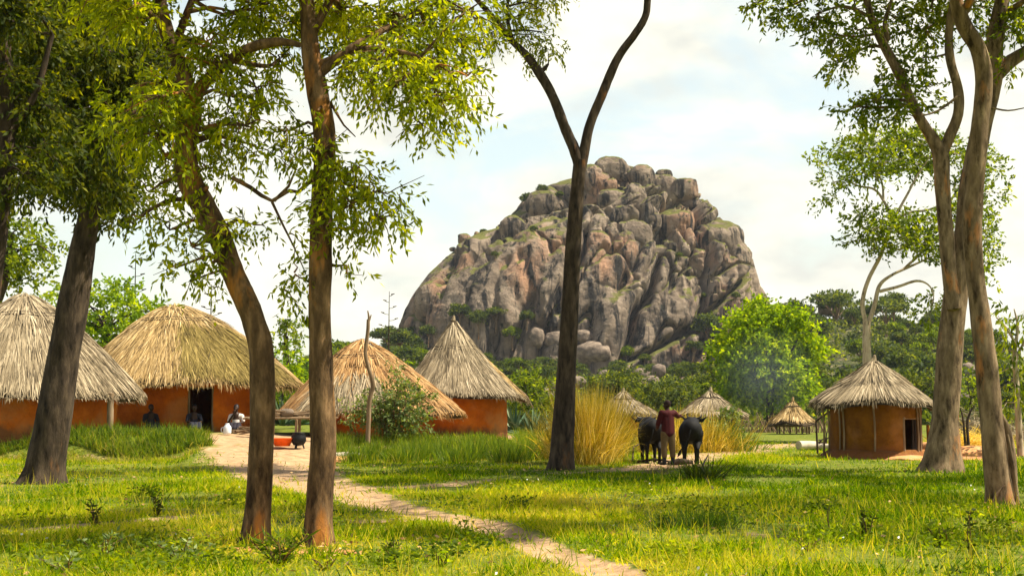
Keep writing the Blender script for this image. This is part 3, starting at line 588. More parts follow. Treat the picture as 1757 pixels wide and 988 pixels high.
# ------------------------------------------------------------------ near trees
class Tree:
    def __init__(s, name, base, label, bark_, leaf_, seed, ls, lw, dens=1.0, droop=.8):
        s.root = empty(name, base, label, 'tree'); s.mb = MB(); s.tw = MB(); s.sk = []; s.lf = []; s.seed = seed; s.ls = ls; s.lw = lw; s.bark = M[bark_]; s.leaf = M[leaf_] if leaf_ else None; s.r = np.random.default_rng(seed); s.dens = dens; s.droop = droop; s.thin = .93 if seed in (31, 32, 33) else .75 if seed == 39 else 1
    def limb(s, pts, rad, lump=.12, ns=14, flare=0, flz=.6, step=.12, skel=True, lsc=3.):
        p, r = tube(s.mb, pts, rad, ns, step, lump, lsc, s.seed, flare=flare, flz=flz, cap=True); s.seed += 1
        if skel: s.sk += [(a, b) for a, b in zip(p, r)]
        return p
    def limbpx(s, pts, Y, lump=.12, **k):
        pts = [(a[0], a[1], a[2]*s.thin)+tuple(a[3:]) for a in pts]
        """points (px, py, radius in px[, depth])"""
        q = [P(a[0], a[1], a[3] if len(a) > 3 else Y) for a in pts]; r = [a[2]*(a[3] if len(a) > 3 else Y)/FPX for a in pts]
        return s.limb(q, r, lump, **k)
    def clump(s, c, rad, dens=1., twig=True, tone=0):
        c = np.asarray(c, float); rad = np.asarray(rad, float); r = s.r
        if twig:
            pts = np.array([a for a, b in s.sk]); k = np.argmin(np.linalg.norm(pts-c, axis=1)+np.abs(pts[:, 2]-c[2])*.3); a = pts[k]; rb = min(s.sk[k][1]*.7, .02+.02*np.linalg.norm(c-a))
            mid = (a+c)/2+r.normal(size=3)*min(.12*np.linalg.norm(c-a), .15); mid[2] += .1*np.linalg.norm(c-a)
            if np.linalg.norm(c-a) > .15: tube(s.tw, [a, mid, c], [rb, rb*.7, rb*.35], 6, .15, .1, 5, s.seed)
        area = math.pi*rad[0]*rad[2]; nl = int(area/(s.ls*s.lw*.5)*1.25*dens*s.dens)
        per = 9; ns_ = max(3, nl//per); o = unit(r.normal(size=(ns_, 3)))*(r.random(ns_)**.5)[:, None]
        sp = c+o*rad; d = unit(o*.8+r.normal(size=(ns_, 3))*.5+np.array([0, 0, .1-s.droop*.5])); tl = s.ls*2.6*(.6+.8*r.random(ns_))
        for i in range(0, ns_, 5 if ns_ < 500 else 14):
            q = sp[i]; tube(s.tw, [c+(q-c)*.15, (q+c)/2+r.normal(size=3)*.1*rad, q, q+d[i]*tl[i]], [.012, .009, .006, .003], 4, .4, cap=False)
        t = np.tile(np.linspace(.1, 1, per), ns_); b = np.repeat(sp, per, 0)+np.repeat(d*tl[:, None], per, 0)*t[:, None]; b[:, 2] -= s.droop*.35*(np.repeat(tl, per)*t*t)
        b += r.normal(size=b.shape)*s.ls*.12
        ld = np.repeat(d, per, 0)+r.normal(size=b.shape)*.75; ld[:, 2] -= s.droop*.9
        ti = np.clip(.5+tone+.16*np.repeat(r.normal(size=ns_), per)+.16*r.normal(size=len(b)), 0, 1)
        s.lf.append(leaves(None, b, ld, s.ls*(.6+.7*r.random(len(b))), s.lw*(.7+.6*r.random(len(b))), ti))
    def clumps(s, lst, Y, jit=0, **k):
        for a in lst:
            yy = (a[4] if len(a) > 4 else Y)+s.r.uniform(-1, 1)*jit; sc = yy/FPX; c = P(a[0], a[1], yy); dn = a[5] if len(a) > 5 else 1
            m = max(1, int(a[2]*a[3]/1600)) if jit else 1
            if m == 1: s.clump(c, (a[2]*sc, (a[2]+a[3])/2*sc*1.2, a[3]*sc), dn, **k)
            else:
                for j in range(m+1):
                    o = s.r.uniform(-1, 1, 3)*.62; s.clump(c+o*np.array([a[2]*sc, 1.2*jit, a[3]*sc]), (a[2]*sc*.62, a[2]*sc*.6, a[3]*sc*.55), dn*1.05/ (m+1)*3.2, tone=s.r.normal()*.1)
    def done(s, twig=True):
        s.mb.V += []; 
        tr = s.mb.build('trunk', s.bark, s.root)
        if s.tw.n: s.tw.build('twigs', s.bark, s.root)
        if s.lf: leafmesh('crown', s.leaf, s.root, s.lf)
        return s.root
SHOW_FAST = False
# T3: straight trunk, second of the near pair
b3 = G(545, 934); D3 = b3[1]
t3 = Tree('savanna_tree', b3, 'straight thick near trunk with reddish bark at the top of the path', 'bark', 'leaf_bright', 31, .10, .034, 2.5)
t3.limbpx([(541, 955, 33), (545, 925, 28), (550, 840, 25), (555, 750, 23), (551, 640, 21.5), (549, 500, 21), (552, 360, 21), (557, 240, 21), (545, 160, 20), (534, 95, 19), (528, 20, 15), (515, -80, 12), (505, -220, 7)], D3, .13, ns=40, flare=.5, flz=.45, step=.05, lsc=4)
t3.limbpx([(545, 130, 10), (600, 85, 8), (680, 40, 6, D3+.3), (780, -10, 4, D3+.6)], D3, .1, ns=8)
t3.limbpx([(550, 110, 8), (620, 85, 6), (690, 90, 4.5, D3-.4), (750, 110, 3, D3-.6)], D3, .1, ns=8)
t3.limbpx([(535, 60, 9), (580, -20, 7), (660, -110, 4)], D3, .1, ns=8)
t3.limbpx([(560, 310, 4), (610, 320, 3), (650, 345, 2)], D3-.2, .1, ns=6)
t3.limbpx([(566, 175, 3), (590, 215, 2), (610, 235, 1)], D3, .1, ns=5)
t3.limbpx([(548, 300, 4.5), (528, 315, 4.5), (512, 330, 4), (497, 327, 3.6), (467, 345, 4), (430, 322, 4), (398, 305, 4)], D3, .12, ns=7)
t3.limbpx([(470, 345, 3.5), (495, 320, 2.8), (508, 290, 2), (490, 282, 1)], D3, .1, ns=6)
t3.limbpx([(467, 347, 3), (485, 385, 2.4), (505, 425, 1.8), (525, 470, 1)], D3, .1, ns=6)
t3.clumps([(540, 30, 75, 45), (620, 25, 90, 45), (710, 20, 90, 40), (800, 20, 70, 40, D3, .8), (650, 85, 80, 45), (730, 95, 80, 50), (770, 60, 60, 40), (800, 130, 25, 30, D3, .6), (690, 140, 65, 40), (745, 165, 60, 45), (790, 170, 35, 40), (725, 215, 28, 24), (640, 140, 35, 30), (600, 110, 50, 35)], D3, .9)
t3.clumps([(545, 262, 30, 28), (520, 235, 35, 25, D3, .8), (565, 290, 45, 24), (610, 290, 45, 26), (640, 330, 48, 26), (655, 375, 40, 28), (600, 350, 50, 30), (560, 340, 36, 30), (555, 395, 24, 25), (625, 395, 25, 20, D3, .5), (690, 350, 22, 28, D3, .6), (480, 255, 30, 22, D3, .6), (495, 225, 30, 22, D3, .6)], D3-.3)
t3.clumps([(505, 470, 30, 24, D3, .6), (485, 495, 30, 14, D3, .5), (595, 455, 20, 26, D3, .45), (525, 440, 18, 30, D3, .3), (540, 520, 20, 10, D3, .3), (495, 400, 20, 20, D3, .25), (545, 190, 26, 20, D3-.4, .35)], D3)
t3.clumps([(560, -90, 120, 60), (700, -80, 110, 50), (480, -100, 90, 60), (520, -230, 140, 70)], D3, 1.1)
for (ax, ay, az, ar) in ((1.2, 21.5, 9.3, 1.1), (2.8, 19.5, 9.0, 1.), (-.6, 18.6, 8.8, .9), (4.6, 17.2, 8.4, .9), (5.8, 18.4, 8.8, .9), (3.6, 21.5, 9.6, 1.), (1.0, 24, 10.4, 1.2)):  # unseen leaf clumps added over the clearing for shade bands on the grass
    for _ in range(9): t3.clump(np.array((ax, ay, az))+t3.r.uniform(-1, 1, 3)*np.array((ar, ar, .4)), (.6, .6, .3), .9, tone=0)
t3.done()
# T2: the bent trunk
b2 = G(440, 934); D2 = b2[1]
t2 = Tree('savanna_tree', b2, 'bent near trunk curving left as it rises, left of the straight one', 'bark', 'leaf_bright', 32, .10, .034, 2.0)
t2.limbpx([(433, 955, 32), (437, 925, 28), (444, 850, 24), (449, 750, 23), (451, 650, 22.5), (447, 590, 22.5), (428, 530, 22), (403, 475, 21.5), (378, 410, 21.5), (350, 355, 22), (325, 310, 22), (318, 250, 20), (330, 190, 17), (312, 120, 15), (285, 50, 14), (268, -40, 12), (250, -200, 7)], D2, .14, ns=40, flare=.5, flz=.45, step=.05, lsc=4)
t2.limbpx([(328, 190, 13), (345, 150, 12), (385, 112, 11), (430, 82, 10, D2-.3), (480, 72, 8, D2-.4), (515, 78, 5, D2-.5)], D2, .12, ns=12)
t2.limbpx([(320, 240, 8), (275, 190, 6), (235, 150, 4)], D2, .1, ns=8)
t2.limbpx([(300, 80, 9), (330, 0, 7), (370, -90, 5)], D2, .1, ns=8)
t2.clumps([(300, 185, 70, 50), (250, 120, 70, 55), (340, 60, 80, 50), (420, 30, 80, 40), (250, 40, 80, 50), (480, 100, 50, 36), (395, 165, 60, 32), (440, 150, 45, 40, D2, .9), (420, 215, 50, 36), (360, 225, 45, 40), (270, 230, 60, 40), (285, 270, 50, 30), (220, 200, 60, 50), (455, 40, 60, 40), (365, 110, 60, 36)], D2, .8)
t2.clumps([(400, 260, 40, 28, D2, .7), (355, 290, 28, 26), (300, 330, 30, 26, D2, .7), (255, 330, 24, 26, D2, .7), (330, 360, 40, 20, D2-.4, .3), (290, 395, 45, 25, D2, .5), (230, 380, 36, 28, D2, .5), (330, 425, 45, 28, D2, .8), (300, 460, 34, 22, D2, .7), (395, 400, 50, 22, D2-.4, .8), (430, 385, 30, 20, D2-.3, .8), (345, 475, 45, 18, D2, .6), (440, 250, 30, 24, D2, .5), (365, 450, 24, 24, D2-.4, .6)], D2)
t2.clumps([(300, 215, 30, 26, D2-.6, .7), (330, 280, 24, 26, D2-.5, .6), (340, 330, 24, 20, D2-.5, .4)], D2-.6)
t2.clumps([(250, -90, 140, 80), (180, -60, 120, 80), (220, -230, 160, 100)], D2, 1.3)
t2.done()
# T1: leaning tree at left
b1 = G(75, 829); D1 = b1[1]
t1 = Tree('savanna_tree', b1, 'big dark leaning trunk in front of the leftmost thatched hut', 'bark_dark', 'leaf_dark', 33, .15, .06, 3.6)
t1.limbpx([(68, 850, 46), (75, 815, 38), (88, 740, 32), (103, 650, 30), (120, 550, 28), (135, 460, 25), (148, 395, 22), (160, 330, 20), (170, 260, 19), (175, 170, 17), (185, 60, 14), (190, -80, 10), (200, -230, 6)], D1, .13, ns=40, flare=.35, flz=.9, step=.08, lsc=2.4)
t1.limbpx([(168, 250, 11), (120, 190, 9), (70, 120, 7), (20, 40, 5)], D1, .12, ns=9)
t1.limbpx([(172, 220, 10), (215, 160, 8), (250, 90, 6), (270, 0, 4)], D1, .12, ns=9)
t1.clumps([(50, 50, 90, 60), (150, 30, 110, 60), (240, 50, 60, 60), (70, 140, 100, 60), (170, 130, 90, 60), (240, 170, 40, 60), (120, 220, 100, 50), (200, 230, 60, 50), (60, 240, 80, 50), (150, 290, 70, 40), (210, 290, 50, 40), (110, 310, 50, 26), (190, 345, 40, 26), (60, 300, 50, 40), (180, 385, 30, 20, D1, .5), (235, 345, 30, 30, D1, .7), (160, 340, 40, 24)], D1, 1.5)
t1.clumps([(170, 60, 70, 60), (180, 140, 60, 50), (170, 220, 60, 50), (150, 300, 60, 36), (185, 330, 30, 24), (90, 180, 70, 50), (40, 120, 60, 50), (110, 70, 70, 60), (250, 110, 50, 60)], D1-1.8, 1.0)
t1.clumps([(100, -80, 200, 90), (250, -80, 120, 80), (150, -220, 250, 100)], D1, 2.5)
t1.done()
# T0: frame edge tree
b0 = g0(-60, 24.)
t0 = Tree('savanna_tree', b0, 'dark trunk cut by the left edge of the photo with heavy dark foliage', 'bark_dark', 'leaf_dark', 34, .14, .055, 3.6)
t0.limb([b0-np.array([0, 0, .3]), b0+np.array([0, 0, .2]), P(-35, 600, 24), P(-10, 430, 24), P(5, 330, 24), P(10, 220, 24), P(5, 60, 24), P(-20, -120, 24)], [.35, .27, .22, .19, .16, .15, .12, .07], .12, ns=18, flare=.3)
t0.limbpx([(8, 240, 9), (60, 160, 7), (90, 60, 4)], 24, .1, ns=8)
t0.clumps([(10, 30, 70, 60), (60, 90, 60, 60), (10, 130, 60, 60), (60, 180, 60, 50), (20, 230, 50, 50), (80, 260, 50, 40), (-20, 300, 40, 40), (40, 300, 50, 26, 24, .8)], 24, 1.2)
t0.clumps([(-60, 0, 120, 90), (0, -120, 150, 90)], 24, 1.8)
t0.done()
# T10 background canopy on the left
b10 = g0(-30, 62.)
t10 = Tree('savanna_tree', b10, 'dark green layered tree behind the leaning trunk at the left edge above the first thatch', 'bark_dark', 'leaf_mid', 35, .24, .12, 2.4, .3)
t10.limb([b10, P(-20, 560, 62), P(10, 470, 62), P(20, 400, 62)], [.4, .32, .2, .1], ns=10)
t10.clumps([(30, 400, 50, 22), (70, 430, 40, 20), (20, 440, 50, 25), (60, 470, 30, 20), (20, 485, 40, 18), (95, 440, 16, 22, 62, .6), (-30, 430, 50, 40), (40, 380, 40, 14)], 62, 1.5)
t10.done()
# T4 centre forked tree
b4 = G(962, 806); D4 = b4[1]
t4 = Tree('savanna_tree', b4, 'tall dark trunk forking in a Y in front of the granite hill', 'bark_dark', 'leaf_bright', 36, .14, .05, 2.4)
t4.limbpx([(960, 830, 26), (963, 800, 24), (965, 760, 20), (969, 680, 17.5), (974, 600, 16), (979, 500, 14.5), (985, 400, 13), (991, 320, 12), (996, 275, 12)], D4, .10, ns=22, flare=.3, flz=.7, step=.1, lsc=2.6)
t4.limbpx([(996, 290, 10), (988, 262, 10), (968, 215, 9), (948, 165, 8.5), (925, 125, 9), (903, 95, 7), (878, 70, 6), (850, 35, 5), (800, -20, 4)], D4, .12, ns=12)
t4.limbpx([(996, 290, 10), (1003, 255, 9.5), (1012, 215, 8.5), (1032, 165, 8), (1060, 100, 7.5), (1085, 65, 7), (1106, 32, 6.5), (1111, 0, 6), (1112, -70, 4.5), (1120, -150, 3)], D4, .12, ns=12)
t4.limbpx([(925, 125, 5), (935, 118, 4), (941, 110, 2)], D4, .1, ns=7)
t4.limbpx([(878, 70, 4), (870, 20, 3), (880, -40, 2)], D4, .1, ns=7)
t4.clumps([(905, 60, 30, 22, D4, .7), (940, 85, 30, 18, D4, .7), (880, 30, 40, 25, D4, .9), (930, 55, 24, 16, D4, .5), (900, 110, 20, 12, D4, .4), (845, 55, 30, 26, D4, .8), (925, 15, 22, 14, D4, .35)], D4)
t4.clumps([(860, -60, 110, 45), (960, -110, 90, 40), (1110, -160, 110, 50), (1000, -190, 150, 50)], D4, 2.0)
for (ax, ay, az, ar) in ((-1.5, 33, 13.4, 1.8), (1.5, 35, 13.9, 1.8), (4.5, 32, 13.4, 1.6), (6.5, 37, 14.6, 1.6)):  # extra clumps above the frame, added to throw shade on the ground
    for _ in range(9): t4.clump(np.array((ax, ay, az))+t4.r.uniform(-1, 1, 3)*np.array((ar, ar, .8)), (.9, .9, .5), .7, tone=0)
t4.done()
# T5 big right tree (trunk A with its thinner fork)
b5 = G(1615, 809); D5 = b5[1]
t5 = Tree('savanna_tree', b5, 'thick pale trunk right beside the small clay hut, forking high up', 'bark_grey', 'leaf_mid', 37, .16, .07, 2.8, .4)
t5.limbpx([(1612, 830, 44), (1616, 800, 36), (1622, 720, 23), (1629, 620, 22), (1636, 540, 21), (1644, 470, 20), (1657, 390, 19), (1668, 300, 18), (1686, 210, 17), (1703, 140, 16), (1706, 80, 15), (1714, 30, 14), (1727, -30, 11), (1745, -140, 7)], D5, .10, ns=24, flare=.3, flz=.8, step=.1, lsc=2.4)
t5.limbpx([(1637, 530, 14), (1629, 470, 12.5), (1623, 400, 13), (1617, 320, 13), (1614, 268, 14), (1604, 245, 11), (1585, 215, 9), (1566, 180, 9), (1540, 120, 9), (1515, 75, 8.5), (1495, 30, 7), (1480, -30, 5)], D5-.3, .12, ns=14)
t5.limbpx([(1614, 270, 11), (1627, 240, 9.5), (1644, 195, 9), (1643, 150, 8.5), (1630, 100, 8), (1629, 50, 7), (1640, -30, 5)], D5-.3, .12, ns=12)
t5.limbpx([(1708, 130, 13), (1735, 105, 12), (1765, 85, 10), (1810, 40, 7), (1850, -60, 4)], D5, .1, ns=12)
t5.limbpx([(1524, 70, 5), (1518, 40, 4), (1530, 0, 3)], D5-.3, .1, ns=7)
t5.limbpx([(1645, 165, 3), (1610, 190, 2), (1580, 200, 1.4)], D5-.6, .1, ns=6)
t5.limbpx([(1700, 185, 2), (1730, 190, 1.6), (1760, 185, 1)], D5-.3, .1, ns=5)
t5.clumps([(1300, 5, 28, 12), (1345, 15, 45, 20), (1400, 25, 45, 28), (1430, 60, 40, 26), (1440, 105, 34, 24), (1480, 50, 36, 24), (1465, 15, 50, 16), (1540, 30, 40, 30), (1590, 50, 36, 34), (1580, 100, 36, 22, D5, .8), (1550, 120, 40, 20, D5, .8), (1600, 20, 50, 16), (1660, 20, 34, 16), (1680, 60, 24, 20, D5, .8), (1735, 50, 30, 22, D5, .9), (1745, 20, 40, 16), (1725, 110, 30, 14, D5, .6)], D5, 1.0)
t5.clumps([(1470, 182, 34, 12), (1505, 170, 34, 20), (1540, 190, 36, 18), (1520, 150, 50, 16), (1575, 180, 30, 16, D5, .8), (1500, 205, 40, 10, D5, .7), (1590, 150, 24, 20, D5, .6), (1455, 190, 20, 6, D5, .6)], D5-.8)
t5.clumps([(1560, -90, 200, 70), (1750, -80, 130, 80), (1640, -200, 220, 80), (1400, -60, 110, 45), (1830, -10, 70, 60)], D5, 3.0)
for (ax, ay, az, ar) in ((9, 31, 13.5, 2.2), (7.0, 28.5, 13.2, 1.6), (8.5, 34, 14, 1.6), (12, 30, 14, 2.5), (14.5, 34, 13.6, 2.4), (10, 36, 13.8, 2.4), (7, 33, 13.6, 1.7), (16, 30, 13, 2.)):  # more out-of-view foliage, added to shade the middle ground
    for _ in range(10): t5.clump(np.array((ax, ay, az))+t5.r.uniform(-1, 1, 3)*np.array((ar, ar, .8)), (.9, .9, .5), .6, tone=0)
t5.done()
# TB: the nearer right trunk
b6 = G(1720, 864); D6 = b6[1]
t6 = Tree('savanna_tree', b6, 'nearer slender right trunk with a split dead stub low on its right side', 'bark_grey', 'leaf_mid', 38, .13, .05, 1.0, .4)
t6.limbpx([(1722, 885, 30), (1717, 860, 24), (1708, 790, 20), (1700, 700, 19.5), (1692, 620, 18), (1682, 540, 16.5), (1672, 460, 16), (1668, 390, 17), (1674, 300, 16), (1681, 220, 15), (1689, 140, 14.5), (1678, 85, 14), (1655, 45, 14), (1640, 0, 12), (1625, -80, 9), (1630, -220, 5)], D6, .11, ns=24, flare=.32, flz=.6, step=.07, lsc=3.2)
t6.limbpx([(1650, 30, 8), (1700, -60, 6), (1760, -140, 4)], D6, .1, ns=8)
t6.limbpx([(1735, 868, 11), (1733, 820, 13), (1732, 775, 11), (1727, 735, 7), (1718, 710, 3)], D6+.15, .22, ns=12, step=.05, skel=False)
t6.limbpx([(1747, 868, 4), (1741, 820, 3.5), (1735, 780, 3), (1729, 745, 1.5)], D6-.1, .2, ns=8, skel=False)
t6.limbpx([(1702, 862, 2.5), (1712, 845, 2.5), (1724, 832, 1.2)], D6-.35, .2, ns=6, skel=False)
t6.clumps([(1560, -90, 120, 60), (1680, -110, 150, 60), (1620, -220, 200, 80)], D6, 1.8)
for (ax, ay, az, ar) in ((7, 22, 9.6, 1.5), (9.5, 17, 8.8, 1.3), (11.5, 17.5, 9, 1.2), (9.5, 23.5, 9.8, 1.5), (11, 21, 9.2, 1.5), (8, 19.5, 8.6, 1.2), (13, 24, 9.6, 1.6), (5.5, 24, 9.8, 1.2)):  # leaf clumps out of view, put in to dapple the right foreground
    for _ in range(9): t6.clump(np.array((ax, ay, az))+t6.r.uniform(-1, 1, 3)*np.array((ar, ar, .5)), (.75, .75, .4), .8, tone=0)
t6.done()
# pale forked tree behind the small hut
b7 = g0(1486, 62.)
t7 = Tree('flat_crowned_tree', b7, 'pale slender forked tree with flat layered crown behind the small clay hut', 'bark_pale', 'leaf_mid', 39, .21, .10, 3.6, .15)
t7.limb([b7, P(1489, 650, 62), P(1487, 600, 62), P(1487, 550, 62)], [.22, .22, .19, .17], .06, ns=12)
t7.limbpx([(1487, 560, 5.5), (1480, 520, 5), (1490, 480, 4.8), (1510, 440, 4.6), (1524, 400, 4.4), (1532, 378, 4), (1516, 345, 3.2), (1500, 325, 2.8), (1470, 318, 2), (1440, 300, 1.3)], 62, .08, ns=10)
t7.limbpx([(1487, 562, 5.5), (1500, 525, 5), (1509, 490, 4.5), (1530, 472, 3.4), (1560, 458, 3), (1600, 440, 2)], 62, .08, ns=10)
t7.limbpx([(1509, 500, 4), (1540, 492, 3.5), (1572, 482, 3), (1592, 488, 2), (1602, 505, 1.5), (1598, 525, .8)], 61.5, .1, ns=8)
t7.limbpx([(1532, 380, 3.5), (1560, 365, 3), (1600, 358, 2.6), (1650, 330, 2)], 62, .08, ns=8)
t7.limbpx([(1500, 325, 2.2), (1510, 290, 1.8), (1540, 265, 1.2)], 62, .08, ns=7)
t7.limbpx([(1520, 415, 3.6), (1500, 400, 3), (1470, 385, 2)], 62, .1, ns=7)
t7.limbpx([(1533, 376, 3.6), (1556, 335, 3), (1575, 300, 2.4), (1600, 262, 1.6)], 62, .1, ns=7)
t7.limbpx([(1550, 462, 3.2), (1590, 425, 2.8), (1630, 385, 2.4), (1670, 345, 1.8)], 62, .1, ns=7)
t7.limbpx([(1516, 347, 3), (1512, 310, 2.4), (1490, 270, 1.8)], 62, .1, ns=7)
t7.clumps([(1415, 283, 29, 7), (1450, 262, 43, 12), (1490, 250, 43, 17), (1540, 240, 60, 20), (1590, 245, 48, 17), (1510, 280, 60, 17), (1570, 280, 60, 20), (1440, 312, 41, 9, 62, .8), (1490, 300, 41, 12), (1625, 260, 43, 20), (1680, 275, 36, 14), (1710, 290, 22, 9, 62, .8), (1700, 330, 31, 13, 62, .7), (1650, 320, 48, 17, 62, .8), (1425, 345, 26, 12, 62, .6)], 62, 1.6)
t7.clumps([(1485, 370, 41, 14), (1520, 390, 43, 20), (1570, 380, 48, 20), (1480, 410, 36, 14, 62, .7), (1560, 415, 48, 17), (1600, 410, 43, 26), (1500, 425, 24, 12, 62, .6), (1650, 370, 48, 23), (1690, 400, 19, 29), (1690, 450, 17, 38, 62, .9), (1640, 440, 36, 23), (1590, 540, 24, 14, 62, .7), (1600, 520, 29, 12, 62, .7)], 62, 1.6)
t7.done()
# lime round tree
b8 = g0(1318, 92.)
t8 = Tree('round_tree', b8, 'big bright lime green round tree below the right end of the granite hill', 'bark_dark', 'leaf_lime', 40, .27, .17, 3.3, .35)
t8.limb([b8, b8+np.array([.1, 0, 1.2]), b8+np.array([0, 0, 3])], [.4, .33, .28], ns=10)
for a in range(7): t8.limb([b8+np.array([0, 0, 2]), b8+np.array([1.2*math.cos(a*.9), 1.2*math.sin(a*.9), 4]), b8+np.array([2.4*math.cos(a*.9), 2.2*math.sin(a*.9), 5.8])], [.2, .13, .06], ns=7)
r8 = np.random.default_rng(8); outl = [(-1, 0)]
cc8 = b8+np.array([-.1, 0, 4.7])
for k in range(95):
    d = unit(r8.normal(size=3)); d[2] = d[2]*1.0; q = cc8+d*np.array([3.35, 3.2, 3.2])*(.72+.3*r8.random()); 
    if q[2] < b8[2]+1.2+.25*abs(q[0]-cc8[0]): q[2] = b8[2]+1.3+r8.random()
    s_ = .55+.4*r8.random(); t8.clump(q, (s_*1.15, s_*1.15, s_*.75), 1.0, twig=(k % 6 == 0), tone=.1*r8.normal())
t8.done()
# other background trees
def bgtree(px, Y, ptop, w_, label, leaf='leaf_mid', name='bushy_tree', seed=50, ls=.24, squash=.45, low=.35, n_=46, barkm='bark_dark', cx=None):
    b = g0(px, Y); h = P(px, ptop, Y)[2]-b[2]; W = w_*Y/FPX; cxx = X(cx, Y)-b[0] if cx else 0
    t = Tree(name, b, label, barkm, leaf, seed, ls, ls*.55, 1.9, .25); c = b+np.array([cxx, 0, h*(1+low)/2]); rad = np.array([W, W*.8, h*(1-low)/2])
    t.limb([b, b+np.array([0, 0, h*low*.6]), c], [.05*h*.6, .035*h, .02*h], ns=9); r = np.random.default_rng(seed)
    for k in range(n_):
        d = unit(r.normal(size=3)); q = c+d*rad*(.55+.45*r.random()); s_ = W*.28*(.7+.6*r.random())
        t.clump(q, (s_, s_, s_*squash), 1.1, twig=(k % 4 == 0), tone=.12*r.normal())
    return t.done()
bgtree(185, 78., 480, 90, 'bright green layered tree rising between the two left thatched roofs', 'leaf_lime', seed=51, ls=.27, n_=70)
bgtree(95, 84., 492, 45, 'lower bright tree crown just left of the leaning trunk above the first thatch', 'leaf_lime', seed=52, ls=.27, n_=36)
bgtree(492, 95., 537, 34, 'flat crowned tree seen between the bent and straight near trunks', 'leaf_mid', 'flat_crowned_tree', 53, .26, .35, .6, 30)
bgtree(500, 88., 588, 50, 'bushy green tree below the flat crown between the two near trunks', 'leaf_lime', seed=54, ls=.26, low=.1)
bgtree(590, 120., 600, 50, 'green bush line behind the orange thatched roof', 'leaf_mid', seed=55, ls=.3, low=.05)
bgtree(665, 110., 605, 50, 'light green bush between the orange and the grey thatched roofs', 'leaf_lime', seed=56, ls=.26, low=.05)
bgtree(820, 130., 618, 45, 'dark bush behind the right slope of the tall grey thatch', 'leaf_mid', seed=57, ls=.3, low=.05)
bgtree(905, 120., 640, 50, 'pale green bush right of the tall grey thatch', 'leaf_mid', seed=58, ls=.3, low=.05)
bgtree(1230, 120., 612, 34, 'dark bush at the left foot of the lime round tree', 'leaf_hill', seed=59, ls=.3, low=.05)
bgtree(1150, 135., 655, 60, 'low olive bush beyond the golden grass behind the herder', 'leaf_hill', seed=60, ls=.3, low=.05)
bgtree(1060, 135., 640, 60, 'low green bush above the large golden grass clump', 'leaf_hill', seed=61, ls=.3, low=.05)
bgtree(1440, 130., 655, 45, 'grey green bush left behind the small clay hut roof', 'leaf_hill', seed=62, ls=.3, low=.05)
bgtree(1570, 120., 640, 55, 'dark shady tree right behind the small clay hut', 'leaf_hill', seed=63, ls=.3, low=.08)
bgtree(1660, 95., 640, 28, 'bright shrub seen between the two big right trunks', 'leaf_mid', seed=64, ls=.22, low=.1)
bgtree(1250, 60., 694, 24, 'leafy shrub in front of the pale thatched roof beyond the oxen', 'leaf_olive', 'shrub', seed=65, ls=.16, low=.1, n_=30)
bgtree(1225, 58., 722, 34, 'low shrub at the foot of the leafy one beyond the oxen', 'leaf_olive', 'shrub', seed=66, ls=.14, low=.05, n_=26)
# right edge sapling with hanging leaves
b9 = g0(1743, 45.)
t9 = Tree('broadleaf_tree', b9, 'young broad leaved tree with hanging leaves at the right edge of the photo', 'bark_pale', 'leaf_mid', 41, .26, .10, 1.5, 1.2)
t9.limb([b9, P(1744, 660, 45), P(1741, 610, 45), P(1746, 560, 45), P(1740, 530, 45)], [.11, .09, .07, .045, .02], .08, ns=9)
t9.limbpx([(1741, 620, 3), (1760, 580, 2), (1775, 545, 1.5)], 45, .1, ns=6); t9.limbpx([(1743, 590, 2.5), (1725, 560, 2), (1710, 545, 1.2)], 45, .1, ns=6)
t9.clumps([(1735, 530, 24, 12), (1712, 545, 16, 16), (1755, 545, 18, 22), (1722, 575, 22, 16), (1745, 600, 20, 26), (1715, 605, 12, 14, 45, .6), (1735, 650, 20, 26, 45, .8), (1712, 640, 12, 18, 45, .6), (1755, 690, 14, 22, 45, .7), (1725, 690, 12, 18, 45, .6), (1780, 600, 26, 60)], 45)
t9.done()

